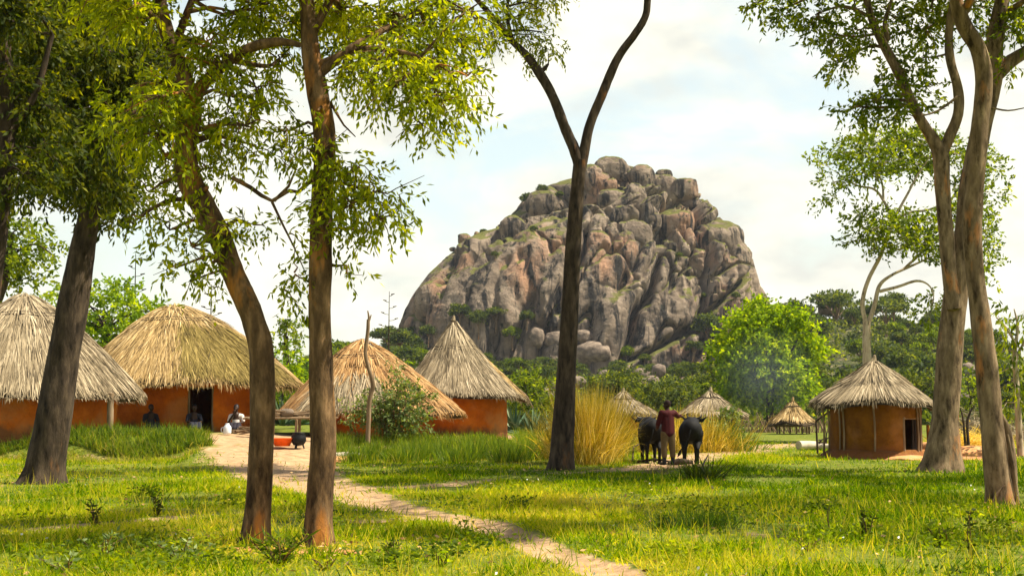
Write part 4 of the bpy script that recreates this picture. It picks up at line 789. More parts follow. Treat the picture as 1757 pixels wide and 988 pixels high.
# ------------------------------------------------------------------ huts
def hut(name, px, Y, R, zap, zev, Rw, label, cat, smat, dense=9000, profile=1.0, seed=0, door=None, wallm='clay', apx=None, wall=True, rag=.25, gold=None, layers=True, capm=None, droop=None):
    c = g0(px, Y); root = empty(name, c, label, cat); gz_ = c[2]; H = zap-zev; r = np.random.default_rng(seed+900); ao = (X(apx, Y)-c[0]) if apx else 0.
    def surf(a, t, lift=0):        # t 0 apex .. 1 eave
        rr_ = R*(t**.97)*(1+.035*np.sin(a*3+seed)+.02*np.sin(a*7+seed*2)); k = t**profile; z = zap-H*k-.07*H*np.sin(np.pi*np.clip(t, 0, 1))*(.9 < profile < 1.1)-(np.maximum(0, t-1)*.3*H)
        if droop is not None: z = z-droop*np.cos(a*2)*0-droop*np.abs(np.cos(a))**2*sstep(.5, 1, t)
        z = z+.05*np.sin(a*5+seed)*t+.09*vn(np.stack([np.cos(a)*2.2*t+seed, np.sin(a)*2.2*t, t*3+a*0], -1), 5)*sstep(.05, .3, t)+lift
        return np.stack([c[0]+ao*(1-t)**1.2+rr_*np.cos(a), c[1]+rr_*np.sin(a), z], -1)
    # under layer
    na, nt_ = 72, 22; A, T = np.meshgrid(np.linspace(0, 2*math.pi, na, endpoint=False), np.linspace(.0, .955, nt_)); S = surf(A, T, -.05)
    ii = np.arange(na*nt_).reshape(nt_, na); F_ = np.stack([ii[:-1], np.roll(ii[:-1], -1, 1), np.roll(ii[1:], -1, 1), ii[1:]], -1).reshape(-1, 4)
    mb = MB(); mb.add(S.reshape(-1, 3), F_)
    S2 = surf(A, T, -.13); mb.add(S2.reshape(-1, 3), F_[:, ::-1])
    roof = mb.build('roof', M['underthatch'], root)
    # straw
    def straw(nn, t0, t1, ln, wd, lift, matn, nm, tone=0, amin=0, amax=2*math.pi, mess=.055, tint_sd=.22):
        a = r.uniform(amin, amax, nn); t = t0+(t1-t0)*np.sqrt(r.random(nn)); tt = np.minimum(t+ln/math.hypot(R, H), 1.02+rag*.20*(.5+.5*np.sin(a*23+seed)*np.sin(a*9))+(r.random(nn)**2)*rag*.30)
        a2 = a+r.normal(size=nn)*mess/np.maximum(t, .25)*.35; p0 = surf(a, t, 0); p0[:, 2] += lift*r.random(nn); p1 = surf(a2, tt, 0); p1[:, 2] += (lift*1.3*r.random(nn)+.015)
        pm = (p0+p1)/2; pm[:, 2] += .02; d = unit(p1-p0); rad_ = np.stack([np.cos(a), np.sin(a), np.zeros(nn)], -1); tang = np.stack([-np.sin(a), np.cos(a), np.zeros(nn)], -1)
        sd_ = unit(tang+r.normal(size=(nn, 3))*.35); W = wd*(.5+r.random(nn))[:, None]/2
        V_ = np.stack([p0-sd_*W, p0+sd_*W, pm+sd_*W*1.1, pm-sd_*W*1.1, p1+sd_*W*.35, p1-sd_*W*.35], 1).reshape(-1, 3)
        f = np.array([[0, 1, 2, 3], [3, 2, 4, 5]]); F2 = (np.arange(nn)[:, None, None]*6+f).reshape(-1, 4)
        band = .15*fbm(np.stack([a*6, t*3, a*0+seed], -1), 3, seed); ti = np.clip(.48+tone+band+tint_sd*r.normal(size=nn), 0, 1)
        m2 = MB(); m2.add(V_, F2, np.repeat(ti, 6)); return m2.build(nm, M[matn], roof, smooth=False)
    if layers:
        straw(int(dense*.85), .58, .99, .75, .026, .05, smat, 'lower_thatch', 0)
        straw(int(dense*.6), .22, .72, .9, .026, .06, smat, 'middle_thatch', .02)
        straw(int(dense*.16), .01, .33, .7, .028, .10, capm or smat, 'top_thatch', .05)
    else: straw(dense, .02, .99, .6, .04, .06, smat, 'thatch', 0)
    if gold: straw(int(dense*.30), gold[2], gold[3], 1.0, .03, .09, gold[4], 'patched_thatch', 0, gold[0], gold[1], mess=.14)
    straw(int(dense*.10), .90, .98, .4, .035, .02, smat, 'eave_fringe', -.05, mess=.3)
    if rag > .3:
        nn = int(dense*.22*rag); a = r.uniform(0, 2*math.pi, nn); p0 = surf(a, .93+.06*r.random(nn), 0); rad_ = np.stack([np.cos(a), np.sin(a), np.zeros(nn)], -1)
        ln = (.10+.42*np.clip(fbm(np.stack([a*7, a*0, a*0+seed], -1), 3, seed+5)+.25, 0, 1)*r.random(nn))*(.5+.6*rag); fm = MB(); arcs(fm, p0, rad_*.55+np.array([0, 0, -1.])+r.normal(size=(nn, 3))*.14, ln, .03, .1, 2, np.clip(.45+.2*r.normal(size=nn), 0, 1)); fm.build('hanging_straw', M[smat], roof, smooth=False)
    # tie band
    bb = MB()
    for tb in ((.30, .33) if layers else (.3,)):
        ang = np.linspace(0, 2*math.pi, 40); tube(bb, surf(ang, np.full(40, tb)+.008*np.sin(ang*6+seed), .085), np.full(40, .022), 6, .3, cap=False)
    bb.build('tie_band', M['wood_dark'], roof)
    kb = MB(); kh = .02 if profile > 1.1 else .10; tube(kb, [surf(np.array([0.]), np.array([.0]))[0]+np.array([0, 0, -.1]), surf(np.array([0.]), np.array([.0]))[0]+np.array([.02, 0, kh])], [.10, .05], 8, .05, .3, 9, seed); kb.build('peak_knot', M[smat if not capm else capm], roof, smooth=False)
    if wall:
        wm = MB(); n_a = 96; aa = np.linspace(-math.pi, math.pi, n_a+1); ztop = zev+(R-Rw)/R*H*.55; nz = 10
        def wp(a, z, rin=0): 
            rr2 = (Rw-rin)*(1+.012*math.sin(a*4+seed)+.008*math.sin(a*9+z*3)); return (c[0]+rr2*math.cos(a), c[1]+rr2*math.sin(a), z)
        zs_ = np.linspace(gz_-.25, ztop, nz+1)
        for i in range(n_a):
            am = (aa[i]+aa[i+1])/2; isd = door and door[0] < am < door[1]
            for k in range(nz):
                if isd and zs_[k+1] < gz_+door[2]+.05 : continue
                q = []
                for rin, rev in ((0, False), (.14, True)):
                    vs = [wp(aa[i], zs_[k], rin), wp(aa[i+1], zs_[k], rin), wp(aa[i+1], zs_[k+1], rin), wp(aa[i], zs_[k+1], rin)]
                    wm.add(vs if not rev else vs[::-1], [(0, 1, 2, 3)])
        if door:
            zt = [z for z in zs_ if z < gz_+door[2]+.05][-1]
            for e in (0, 1):
                i_ = [i for i in range(n_a) if door[0] < (aa[i]+aa[i+1])/2 < door[1]]; ae = aa[i_[0]] if e == 0 else aa[i_[-1]+1]
                wm.add([wp(ae, gz_-.2, 0), wp(ae, gz_-.2, .14), wp(ae, zt, .14), wp(ae, zt, 0)], [(0, 1, 2, 3)])
            lm = MB(); i0, i1 = i_[0], i_[-1]+1
            for ae in (aa[i0], aa[i1]): tube(lm, [np.array(wp(ae, gz_-.05, .02)), np.array(wp(ae, zt, .02))], [.045, .04], 7, .2, .1)
            tube(lm, [np.array(wp(aa[i0], zt, .02)), np.array(wp(aa[i1], zt, .02))], [.05, .045], 7, .2, .1)
            lm.build('door_frame', M['wood'], root)
        wm.build('wall', M[wallm], root, smooth=True)
    return root, c
PI = math.pi
h1, c1_ = hut('thatched_hut', 44, 45., 3.72, 5.12, 1.74, 2.85, 'large grey thatched hut cut by the left edge behind the leaning trunk', 'hut', 'straw', 15000, 1.22, 1, rag=.55, wallm='clay')
h2, c2_ = hut('thatched_hut', 322, 52.6, 4.42, 5.32, 2.22, 3.22, 'wide golden thatched hut with dark open doorway and people seated outside', 'hut', 'straw_gold', 16000, 1.26, 2, door=(-PI/2+.24, -PI/2+.50, 1.75), apx=300, rag=.9, gold=(-1.35, -.35, .25, .85, 'straw_olive'))
h3, c3_ = hut('thatched_hut', 640, 51., 3.4, 3.95, 1.22, 2.2, 'low orange thatched hut behind the bush and the crooked pole', 'hut', 'straw_orange', 13000, 1.14, 3, apx=622, rag=.6, gold=(-2.3, -1.3, .5, .95, 'straw'), wallm='clay')
h4, c4_ = hut('thatched_hut', 792, 57., 2.75, 5.08, 1.84, 1.85, 'tall steep grey thatched hut with smooth orange wall below the granite hill', 'hut', 'straw', 12000, .95, 4, apx=778, rag=.5, gold=(-.5, .35, .35, .95, 'straw_gold'))
h5, c5_ = hut('thatched_hut', 1497, 44.5, 1.98, 3.06, 1.62, 1.40, 'small round clay hut with poles on its wall beside the thick pale trunk', 'hut', 'straw', 8000, .80, 5, door=(-PI/2+.40, -PI/2+1.12, 1.32), wallm='clay_dark', rag=.4, droop=.06)
h6, c6_ = hut('grain_store', 1357, 80., 1.42, 1.95, .55, 1.0, 'tiny golden thatched grain store on short legs left of the small clay hut', 'grain store', 'straw_gold', 2600, .95, 6, wall=False, layers=False)
h7, c7_ = hut('thatched_hut', 1217, 72., 1.95, 2.42, 1.0, 1.2, 'pale thatched roof half hidden behind the leafy shrub beyond the oxen', 'hut', 'straw', 3500, .95, 7, layers=False)
h8, c8_ = hut('thatched_hut', 1068, 74., 1.9, 2.4, 1.0, 1.2, 'pale thatched roof peeping out behind the large golden grass clump', 'hut', 'straw', 3000, .95, 8, layers=False)
def pole(parent, pts, r, name='pole', m='wood', **k):
    mb = MB(); tube(mb, pts, r, 8, .2, .12, 4, int(abs(pts[0][0]*7)) % 50, **k); return mb.build(name, M[m], parent)
# H1 veranda post, H4 rake pole, H6 legs
p = g0(194, 43.6); pole(h1, [p-np.array([0, 0, .2]), p+np.array([0, 0, 1.3])], [.11, .10], 'post', 'wood')
for a in range(8):
    q = c6_+np.array([.9*math.cos(a*.785), .9*math.sin(a*.785), -.3]); pole(h6, [q, q+np.array([0, 0, 1.1])], [.05, .045], 'leg')
mb = MB(); ang = np.linspace(0, 2*PI, 24); tube(mb, np.stack([c6_[0]+.85*np.cos(ang), c6_[1]+.85*np.sin(ang), np.full(24, .45)], -1), np.full(24, .05), 6, .3, cap=False); mb.build('floor_ring', M['wood'], h6)
# H5 poles, plinth, door leaf
for px in (1422, 1431, 1442, 1447, 1492, 1571, 1577):
    x = X(px, 43.3); dx = x-c5_[0]; dy = -math.sqrt(max(.02, 1.47**2-dx*dx)) if abs(dx) < 1.47 else -.1
    q = np.array((x, c5_[1]+dy, 0)); pole(h5, [q, q+np.array([.02, 0, .8]), q+np.array([-.02, .02, 1.78])], [.035, .03, .028], 'wall_pole', 'wood')
mb = MB(); ang = np.linspace(0, 2*PI, 64, endpoint=False)
prof = [(1.78, -.10), (1.66, .10), (1.52, .20), (1.40, .26)]; rings = [np.stack([c5_[0]+(rr_+.06*np.sin(ang*3+k)+.03*np.sin(ang*11))*np.cos(ang), c5_[1]+(rr_+.06*np.sin(ang*3+k))*np.sin(ang), np.full(64, zz_)], -1) for k, (rr_, zz_) in enumerate(prof)]
ii = np.arange(64*4).reshape(4, 64); mb.add(np.concatenate(rings), np.stack([ii[:-1], np.roll(ii[:-1], -1, 1), np.roll(ii[1:], -1, 1), ii[1:]], -1).reshape(-1, 4)); mb.build('plinth', M['clay_dark'], h5)
mb = MB()
for k in range(4):
    a = -PI/2+.84+.08*k; q = np.array((c5_[0]+1.22*math.cos(a), c5_[1]+1.22*math.sin(a), .22)); tube(mb, [q, q+np.array([.03*(-1)**k, 0, .6]), q+np.array([0, 0, 1.15+.04*(k % 3)])], [.042, .038, .03], 6, .2, .15, 4, k)
mb.build('door', M['door_dark'], h5)
# poles beside the hut (leaning rail on the right)
pole(h5, [np.array((c5_[0]+1.5, c5_[1]-.6, 0.)), np.array((c5_[0]+1.45, c5_[1]-.62, 1.0))], [.07, .05], 'side_post', 'clay_dark')
# H4: hanging straw / lean pole on right eave
q = P(895, 640, 57.); pole(h4, [P(870, 655, 57), P(900, 675, 56.5), P(915, 700, 56)], [.03, .025, .015], 'roof_pole', 'wood')

# ------------------------------------------------------------------ earth mounds
def mound(c, rad, seed, m, label, name='earth_mound'):
    v, f = ICO3; k = fbm(v*1.6+seed, 3, seed); vv = v*(1+.22*k)[:, None]*np.asarray(rad)+np.asarray(c); return tag(mesh(name, vv, f, M[m], smooth=True), label, 'mound')
mound(g0(1562, 42.3)+np.array([0, 0, -.03]), (.85, .7, .17), 1, 'earth_red', 'low red earth mound in front of the small clay hut doorway')
mound(g0(1590, 45.5), (.35, 2.0, .45), 2, 'earth_red', 'long red earth heap between the small clay hut and the thick pale trunk')
mound(g0(1664, 46), (1.15, .9, .28), 3, 'earth_red', 'pinkish earth mound between the two big right trunks')
mound(g0(590, 40.)+np.array([0, 0, .0]), (.5, .35, .16), 4, 'earth_red', 'small tan earth mound at the right foot of the straight near trunk', )

# ------------------------------------------------------------------ grass
def blades(nm, x, y, hh, wd, tint, m, droop=.25, lean=.45, segs=2, hidden=None, label=None, kind='stuff', parent=None):
    n = len(x); z = hgt(x, y)-.02-.035*sstep(0, .6, dirt_f(x, y)); base = np.stack([x, y, z], -1)
    d = np.stack([rng.normal(size=n)*lean, rng.normal(size=n)*lean, np.ones(n)], -1)
    mb = MB(); arcs(mb, base, d, hh, wd, droop*rng.random(n), segs, tint); o = mb.build(nm, M[m], parent, smooth=False)
    if kind: o['kind'] = kind
    if label: o['label'] = label; o['category'] = 'grass'
    return o
n = 420000; Yg = 9.5*(62/9.5)**(rng.random(n)**.88); xg = (rng.random(n)-.5)*2*(Yg*.36+2.5+.02*Yg)
dm = dirt_f(xg, Yg); rdm = red_f(xg, Yg); patch = n2d(xg, Yg, .55, 4, 61); pt2 = n2d(xg, Yg, .16, 3, 62)
keep = (rng.random(n) < np.clip(1-sstep(-.30, .35, dm+.45*patch), 0.05, 1)) & (rng.random(n) < np.clip(1-sstep(0, .3, rdm), .03, 1)) & (rng.random(n) < np.clip(.66+1.6*patch, .14, 1))
dd5 = np.hypot(xg-c5_[0], Yg-c5_[1]); keep &= dd5 > 1.75
for c_, rw in ((c1_, 3.2), (c2_, 3.1), (c3_, 2.2), (c4_, 1.9)): keep &= np.hypot(xg-c_[0], Yg-c_[1]) > rw
for tb in (b1, b2, b3, b4, b5, b6): keep &= np.hypot(xg-tb[0], Yg-tb[1]) > .3
keep &= ~((Yg > 41) & (xg > -10.5) & (xg < -5.8))
xg, Yg, patch, pt2 = xg[keep], Yg[keep], patch[keep], pt2[keep]; n = len(xg)
hh = (.05+.07*rng.random(n)+.14*np.clip(patch, 0, 1)+.12*(rng.random(n) < .04))*(1+.008*Yg); ww = (.0065+.00042*Yg)*(.7+.6*rng.random(n))
tg = np.clip(.40+.65*pt2+.45*n2d(xg, Yg, .9, 3, 66)+.20*rng.normal(size=n)+.40*(rng.random(n) < .06), 0, 1)
blades('grass', xg, Yg, hh, ww, tg, 'grass', .5, .6, 2, label='short bright green grass covering the clearing')
# taller dry seed stems here and there
n = 5200; Ys = 11*(40/11)**rng.random(n); xs_ = (rng.random(n)-.5)*2*(Ys*.36+1); k = (dirt_f(xs_, Ys) < -.1) & (n2d(xs_, Ys, .3, 3, 71) > -.05); xs_, Ys = xs_[k], Ys[k]; n = len(xs_)
blades('dry_grass_stems', xs_, Ys, .18+.22*rng.random(n), .005+.00025*Ys, .8+.2*rng.random(n), 'grass', .25, .25, 2, label='thin pale dry seed stems sticking up from the short grass')
# tufts of taller weeds in the foreground
n = 60; tx = []; ty = []
for k in range(150):
    Y = 12.5*(30/12.5)**rng.random(); x = (rng.random()-.5)*2*(Y*.36); 
    if dirt_f(np.array([x]), np.array([Y]))[0] > -.3: continue
    m_ = int(rng.integers(50, 150)); s_ = .12+.22*rng.random(); tx.append(x+rng.normal(size=m_)*s_); ty.append(Y+rng.normal(size=m_)*s_)
tx = np.concatenate(tx); ty = np.concatenate(ty); n = len(tx)
blades('grass_tufts', tx, ty, .12+.14*rng.random(n), .008+.00035*ty, np.clip(.28+.2*rng.normal(size=n), 0, 1), 'grass', .6, .6, 3, label='ragged darker grass tufts scattered over the clearing')
# tall grass terrace edge on the left
n = 26000; xt = rng.uniform(-21, -8.9, n); yt = 41.7+rng.random(n)**1.2*2.8+.35*np.sin(xt*1.3); k = (n2d(xt, yt, .9, 3, 81) > -.35) & ~((np.hypot(xt-c1_[0], yt-c1_[1]) < 3.2))
k &= xt < (-8.9-.25*(yt-41)+.4*np.sin(yt*3)); xt, yt = xt[k], yt[k]; n = len(xt)
blades('tall_grass', xt, yt, (.30+.30*rng.random(n))*(1+.6*n2d(xt, yt, 1.3, 3, 84)), .022, np.clip(.42+.3*n2d(xt, yt, .7, 3, 85)+.22*rng.normal(size=n), 0, 1), 'tallgrass', .5, .4, 3, label='band of tall green grass on the terrace edge in front of the left huts')
n = 9000; xt = rng.uniform(-21, -9.0, n); yt = 40.6+rng.random(n)*.8+.35*np.sin(xt*1.3)
blades('dry_grass', xt, yt, .14+.22*rng.random(n), .02, np.clip(.72+.25*rng.normal(size=n), 0, 1), 'tallgrass', .9, .8, 2, label='dry yellow grass hanging over the lower edge of the left terrace')
# grass clumps in a row in the middle
def clump_obj(c, n, h, sp, m, name, label, cat, group=None, lean=.25, droop=.4, wd=.02, t0=.4, sd=.2, segs=4, base_dry=False):
    e = MB(); b = np.stack([c[0]+rng.normal(size=n)*sp[0], c[1]+rng.normal(size=n)*sp[1], np.zeros(n)], -1); b[:, 2] = hgt(b[:, 0], b[:, 1])-.03
    out = (b-np.array(c)); d = np.stack([out[:, 0]/max(sp[0], .01)*lean*.6+rng.normal(size=n)*lean, out[:, 1]/max(sp[1], .01)*lean*.6+rng.normal(size=n)*lean, np.ones(n)], -1)
    arcs(e, b, d, h*(.3+.8*rng.random(n)**.7), wd, droop*rng.random(n), segs, np.clip(t0+sd*rng.normal(size=n), 0, 1))
    if base_dry:
        m2 = n//2; arcs(e, b[:m2], d[:m2]*np.array([2.5, 2.5, 1]), h*.4*(.5+.6*rng.random(m2)), wd*1.3, .5, 2, np.clip(.95+.05*rng.normal(size=m2), 0, 1))
    return tag(e.build(name, M[m], smooth=False), label, cat, group)
pos = ['beside the straight near trunk', 'right of the tan earth mound', 'in front of the leafy bush', 'below the crooked pole', 'under the middle of the low orange thatch', 'before the right edge of the low orange thatch', 'before the left end of the smooth orange wall', 'before the middle of the smooth orange wall', 'before the right end of the smooth orange wall', 'between the orange wall and the dark forked trunk', 'just left of the dark forked trunk', 'touching the dark forked trunk']
for i, px in enumerate([612, 636, 662, 690, 720, 752, 782, 812, 842, 872, 900, 928]):
    c = G(px, 793-(i % 3)*4); clump_obj(c, 420, .62+.15*rng.random(), (.22, .2), 'tallgrass', 'grass_clump', 'green grass clump with dry brown base '+pos[i], 'grass clump', 'row of grass clumps before the middle huts', base_dry=True, t0=.38)
n = 12000; xt = rng.uniform(-5.6, 1.0, n); yt = 42.4+rng.random(n)*3; k = n2d(xt, yt, 1.1, 3, 83) > .02; xt, yt = xt[k], yt[k]; n = len(xt)
blades('tall_grass', xt, yt, .25+.3*rng.random(n), .022, np.clip(.45+.2*rng.normal(size=n), 0, 1), 'tallgrass', .4, .3, 3, label='tall green grass growing in front of the middle huts')
n = 9000; xt = rng.uniform(.2, 4, n); yt = 46+rng.random(n)*10; blades('tall_grass', xt, yt, .25+.5*rng.random(n), .03, np.clip(.5+.2*rng.normal(size=n), 0, 1), 'tallgrass', .4, .3, 3, label='weedy green grass between the orange wall and the golden clump')
# golden grass
c = g0(1002, 39.6); clump_obj(c, 8500, 2.4, (.27, .36), 'gold', 'golden_grass_clump', 'tall golden grass clump arching right beside the dark forked trunk', 'grass clump', None, .20, 1.0, .013, .50, .32, 7)
c = g0(1030, 44.5); clump_obj(c, 5000, 2.25, (.28, .4), 'gold', 'golden_grass_clump', 'olive gold grass clump just left of the oxen', 'grass clump', None, .14, .7, .014, .22, .26, 6)
c = g0(1168, 50.); clump_obj(c, 5000, 1.8, (.75, .5), 'gold', 'golden_grass_clump', 'wide golden grass clump directly behind the herder', 'grass clump', None, .28, 1., .015, .40, .32, 6)
c = g0(1232, 51.); clump_obj(c, 1500, 1.15, (.5, .5), 'tallgrass', 'golden_grass_clump', 'shorter green grass clump right behind the right ox', 'grass clump', None, .25, .9, .026, .22, .26, 6)
c = g0(965, 42.); clump_obj(c, 500, 1.3, (.3, .3), 'gold', 'golden_grass_clump', 'thin golden grass just left behind the dark forked trunk', 'grass clump', None, .2, .5, .028, .45, .2, 5)
c = G(1205, 826); clump_obj(c, 260, .75, (.16, .14), 'leaf_dark', 'weed_clump', 'dark drooping weed clump in the grass below the right ox', 'weed', None, .6, .8, .03, .2, .15, 4)
c = G(1195, 905); clump_obj(c, 420, .42, (.26, .2), 'tallgrass', 'weed_clump', 'feathery dark green weed clump in the lower middle right grass', 'weed', None, .4, .4, .010, .1, .12, 4)
c = G(1120, 812); clump_obj(c, 120, .35, (.2, .15), 'wood', 'dead_weed', 'brown dead weed by the path below the herder', 'weed', None, .7, .7, .015, .2, .15, 3)

# fence / brush line beyond
mb = MB()
for px in np.arange(1245, 1425, 1.3):
    q = g0(px+rng.normal(), 84+rng.normal()*.3); tube(mb, [q-np.array([0, 0, .1]), q+np.array([rng.normal()*.22, 0, .45+.75*rng.random()])], [.03, .015], 4, 1, cap=False)
for k in range(0): tube(mb, [g0(1240, 83.8)+np.array([0, 0, .35+k*.3]), g0(1335, 83.7)+np.array([0, 0, .4+k*.3]), g0(1430, 83.8)+np.array([0, 0, .3+k*.3])], [.03]*3, 5, 1)
tag(mb.build('brush_fence', M['wood']), 'grey brushwood fence behind the tiny grain store', 'fence')
mb = MB()
for px in np.arange(1600, 1800, 2.6):
    q = g0(px+rng.normal(), 66+rng.normal()*.3); tube(mb, [q-np.array([0, 0, .1]), q+np.array([rng.normal()*.12, 0, .6+.4*rng.random()])], [.03, .02], 4, 1, cap=False)
tag(mb.build('brush_fence', M['wood']), 'low brushwood fence at the right beyond the big trunks', 'fence')
def brush(c, n, r, L_, m, label, t0=.5, wd=.02):
    e = MB(); b = np.asarray(c)+rng.normal(size=(n, 3))*np.asarray(r)*.5; b[:, 2] = np.abs(b[:, 2]-c[2])*.9+c[2]; d = rng.normal(size=(n, 3))*np.array([1, 1, .5]); arcs(e, b, d, L_*(.5+rng.random(n)), wd, .3*rng.random(n), 2, np.clip(t0+.2*rng.normal(size=n), 0, 1))
    return tag(e.build('brush_pile', M[m], smooth=False), label, 'brush pile')
brush(g0(1668, 53), 1400, (1.0, .8, .5), .8, 'gold', 'heap of dry yellow brush between the two big right trunks', .8)
brush(g0(1602, 47), 500, (.4, .5, .4), .5, 'gold', 'small yellow brush heap beside the small clay hut', .5)
brush(g0(1738, 62), 900, (.9, .8, .6), .9, 'straw', 'tan brush heap at the right edge behind the nearer trunk', .6)
brush(g0(1665, 70), 1200, (1.2, .9, 1.0), 1.0, 'straw', 'tan conical brush stack seen between the two big right trunks', .5, .03)

# ------------------------------------------------------------------ leafy bush, crooked pole, sisal
bc = g0(672, 44.6)
tb = Tree('bush', bc, 'leafy olive bush in front of the low orange thatched hut', 'bark', 'leaf_olive', 70, .13, .055, 2.4, .1)
for a in range(6): tb.limb([bc, bc+np.array([.3*math.cos(a), .2*math.sin(a), .6]), bc+np.array([.55*math.cos(a), .4*math.sin(a), 1.3])], [.035, .025, .012], .1, ns=6)
tb.clumps([(685, 668, 26, 20), (660, 690, 30, 24), (705, 690, 28, 22), (680, 715, 34, 22), (645, 715, 26, 20), (715, 720, 24, 20), (620, 700, 20, 20, 44.6, .7), (610, 725, 20, 18, 44.6, .7), (730, 690, 16, 24, 44.6, .6), (680, 645, 16, 14, 44.6, .6), (690, 740, 40, 12)], 44.6); tb.clump(bc+np.array([0, 0, .9]), (.4, .3, .5)); 
tb.root['category'] = 'bush'; tb.done()
mb = MB(); q = g0(633, 43.2); pts = [q-np.array([0, 0, .2]), P(634, 690, 43.2), P(640, 660, 43.2), P(632, 630, 43.2), P(627, 605, 43.2), P(631, 570, 43.2), P(632, 548, 43.2)]
tube(mb, pts, [.075, .07, .075, .065, .06, .055, .05], 10, .08, .2, 5, 4); tube(mb, [P(632, 556, 43.2), P(633, 545, 43.2), P(631, 533, 43.2)], [.045, .04, .02], 8, .05, .2, 6); tube(mb, [P(633, 552, 43.2), P(637, 540, 43.2)], [.035, .02], 8, .05, .2, 6)
tag(mb.build('crooked_pole', M['wood']), 'tall crooked bare pole with a small fork at its top before the orange thatch', 'pole')
def sisal(c, s, label, n=46):
    e = MB(); a = rng.uniform(0, 2*PI, n); el = R_(12)+R_(70)*rng.random(n); d = np.stack([np.cos(a)*np.cos(el), np.sin(a)*np.cos(el), np.sin(el)], -1); b = np.asarray(c)+d*.08
    arcs(e, b, d, s*(.8+.3*rng.random(n)), .11*s, .12*rng.random(n), 4, np.clip(.5+.25*rng.normal(size=n), 0, 1)); return tag(e.build('sisal_plant', M['sisal'], smooth=False), label, 'sisal plant', 'spiky sisal plants')
for px, Y, s, lab in [(487, 57, 1.25, 'left spiky sisal plant between the two near trunks'), (515, 59, 1.2, 'right spiky sisal plant touching the straight near trunk'), (884, 62, 1.3, 'spiky sisal plant just right of the smooth orange wall'), (915, 60, 1.3, 'spiky sisal plant midway between the orange wall and the dark forked trunk'), (940, 63, 1.2, 'spiky sisal plant nearest the dark forked trunk'), (1665, 75, 1.2, 'spiky sisal plant seen between the two big right trunks')]:
    sisal(g0(px, Y)+np.array([0, 0, .15]), s, lab)
def stalk(px, ptop, Y, label):
    b = g0(px, Y); top = P(px+1, ptop, Y); mb = MB(); tube(mb, [b, (b+top)/2, top], [.09, .06, .02], 6, .6)
    for k in range(9):
        t = 1-.035-k*.045; q = b+(top-b)*t; s_ = (-1)**k; ln = .25+.07*k; e = q+np.array([s_*ln, .1*math.sin(k), .12]); tube(mb, [q, (q+e)/2-np.array([0, 0, .04]), e], [.02, .018, .015], 4, .3); tube(mb, [e-np.array([.12*s_, 0, 0]), e+np.array([.12*s_, 0, .05])], [.045, .03], 5, .2)
    tag(mb.build('sisal_stalk', M['wood_dark']), label, 'flower stalk', 'tall thin sisal flower stalks')
stalk(232, 437, 80, 'tallest thin flower stalk above the bright tree between the left roofs'); stalk(362, 488, 82, 'thin flower stalk behind the golden thatched roof'); stalk(667, 500, 100, 'thin flower stalk above the gap left of the granite hill')

# ------------------------------------------------------------------ yard things
rk = g0(505, 45.8); e = empty('drying_rack', rk, 'rough pole rack loaded with sticks in the bare yard between the near trunks', 'rack')
for dx in (-1.0, .15, 1.0):
    for dy in (-.35, .35): pole(e, [rk+np.array([dx, dy, -.1]), rk+np.array([dx+.03, dy, .62])], [.05, .045], 'leg')
mb = MB()
for k in range(9): y_ = -.42+.105*k; tube(mb, [rk+np.array([-1.35-.1*(k % 3), y_, .66+.02*(k % 2)]), rk+np.array([1.25+.15*(k % 2), y_+.05*math.sin(k), .68])], [.04, .03], 6, .4, .15, 4, k)
mb.build('rack_top', M['wood'], e)
mb = MB()
for k in range(12): a = rng.uniform(-.3, .3); q = rk+np.array([rng.uniform(-.7, .5), rng.uniform(-.3, .3), .76+.03*k*.5]); d = np.array([math.cos(a), math.sin(a), .06*rng.normal()])*.55; tube(mb, [q-d, q+d], [.03, .022], 6, .4, .15, 4, k)
tag(mb.build('firewood', M['wood']), 'loose pale sticks heaped on top of the pole rack', 'firewood')
tag(boulder('stone', rk+np.array([-.15, -.2, .85]), (.22, .18, .13), 91, M['rock_small'], None, ICO2), 'rounded tan grinding stone lying on the pole rack', 'stone')
def lathe(mb, c, prof, ns=24):
    a = np.linspace(0, 2*PI, ns, endpoint=False); V_ = np.concatenate([np.stack([c[0]+r*np.cos(a), c[1]+r*np.sin(a), np.full(ns, c[2]+z)], -1) for r, z in prof]); k = len(prof); ii = np.arange(k*ns).reshape(k, ns)
    mb.add(V_, np.stack([ii[:-1], np.roll(ii[:-1], -1, 1), np.roll(ii[1:], -1, 1), ii[1:]], -1).reshape(-1, 4))
mb = MB(); lathe(mb, G(487, 766)+np.array([0, -.3, .0]), [(0.01, .02), (.22, .02), (.34, .25), (.37, .26), (.35, .24), (.22, .05), (.01, .045)]); tag(mb.build('basin', M['orange']), 'bright orange plastic basin on the bare yard under the pole rack', 'basin')
q = G(513, 768)+np.array([0, -.1, 0]); e = empty('cooking_pot', q, 'black three legged cooking pot beside the orange basin', 'pot'); mb = MB(); lathe(mb, q, [(.01, .06), (.15, .08), (.23, .2), (.22, .33), (.17, .42), (.2, .46), (.18, .45), (.15, .42), (.01, .1)]); mb.build('bowl', M['black'], e)
for a in range(3): pole(e, [q+np.array([.12*math.cos(a*2.1), .12*math.sin(a*2.1), .12]), q+np.array([.17*math.cos(a*2.1), .17*math.sin(a*2.1), -.02])], [.025, .02], 'leg', 'black')
q = G(394, 744)+np.array([0, -.4, 0]); e = empty('jug', q, 'white plastic jug standing on the yard edge by the seated woman in white', 'jug'); mb = MB(); lathe(mb, q, [(.01, 0), (.12, 0), (.13, .05), (.13, .22), (.09, .28), (.06, .32), (.065, .35), (.01, .35)]); mb.build('body', M['plastic_white'], e)
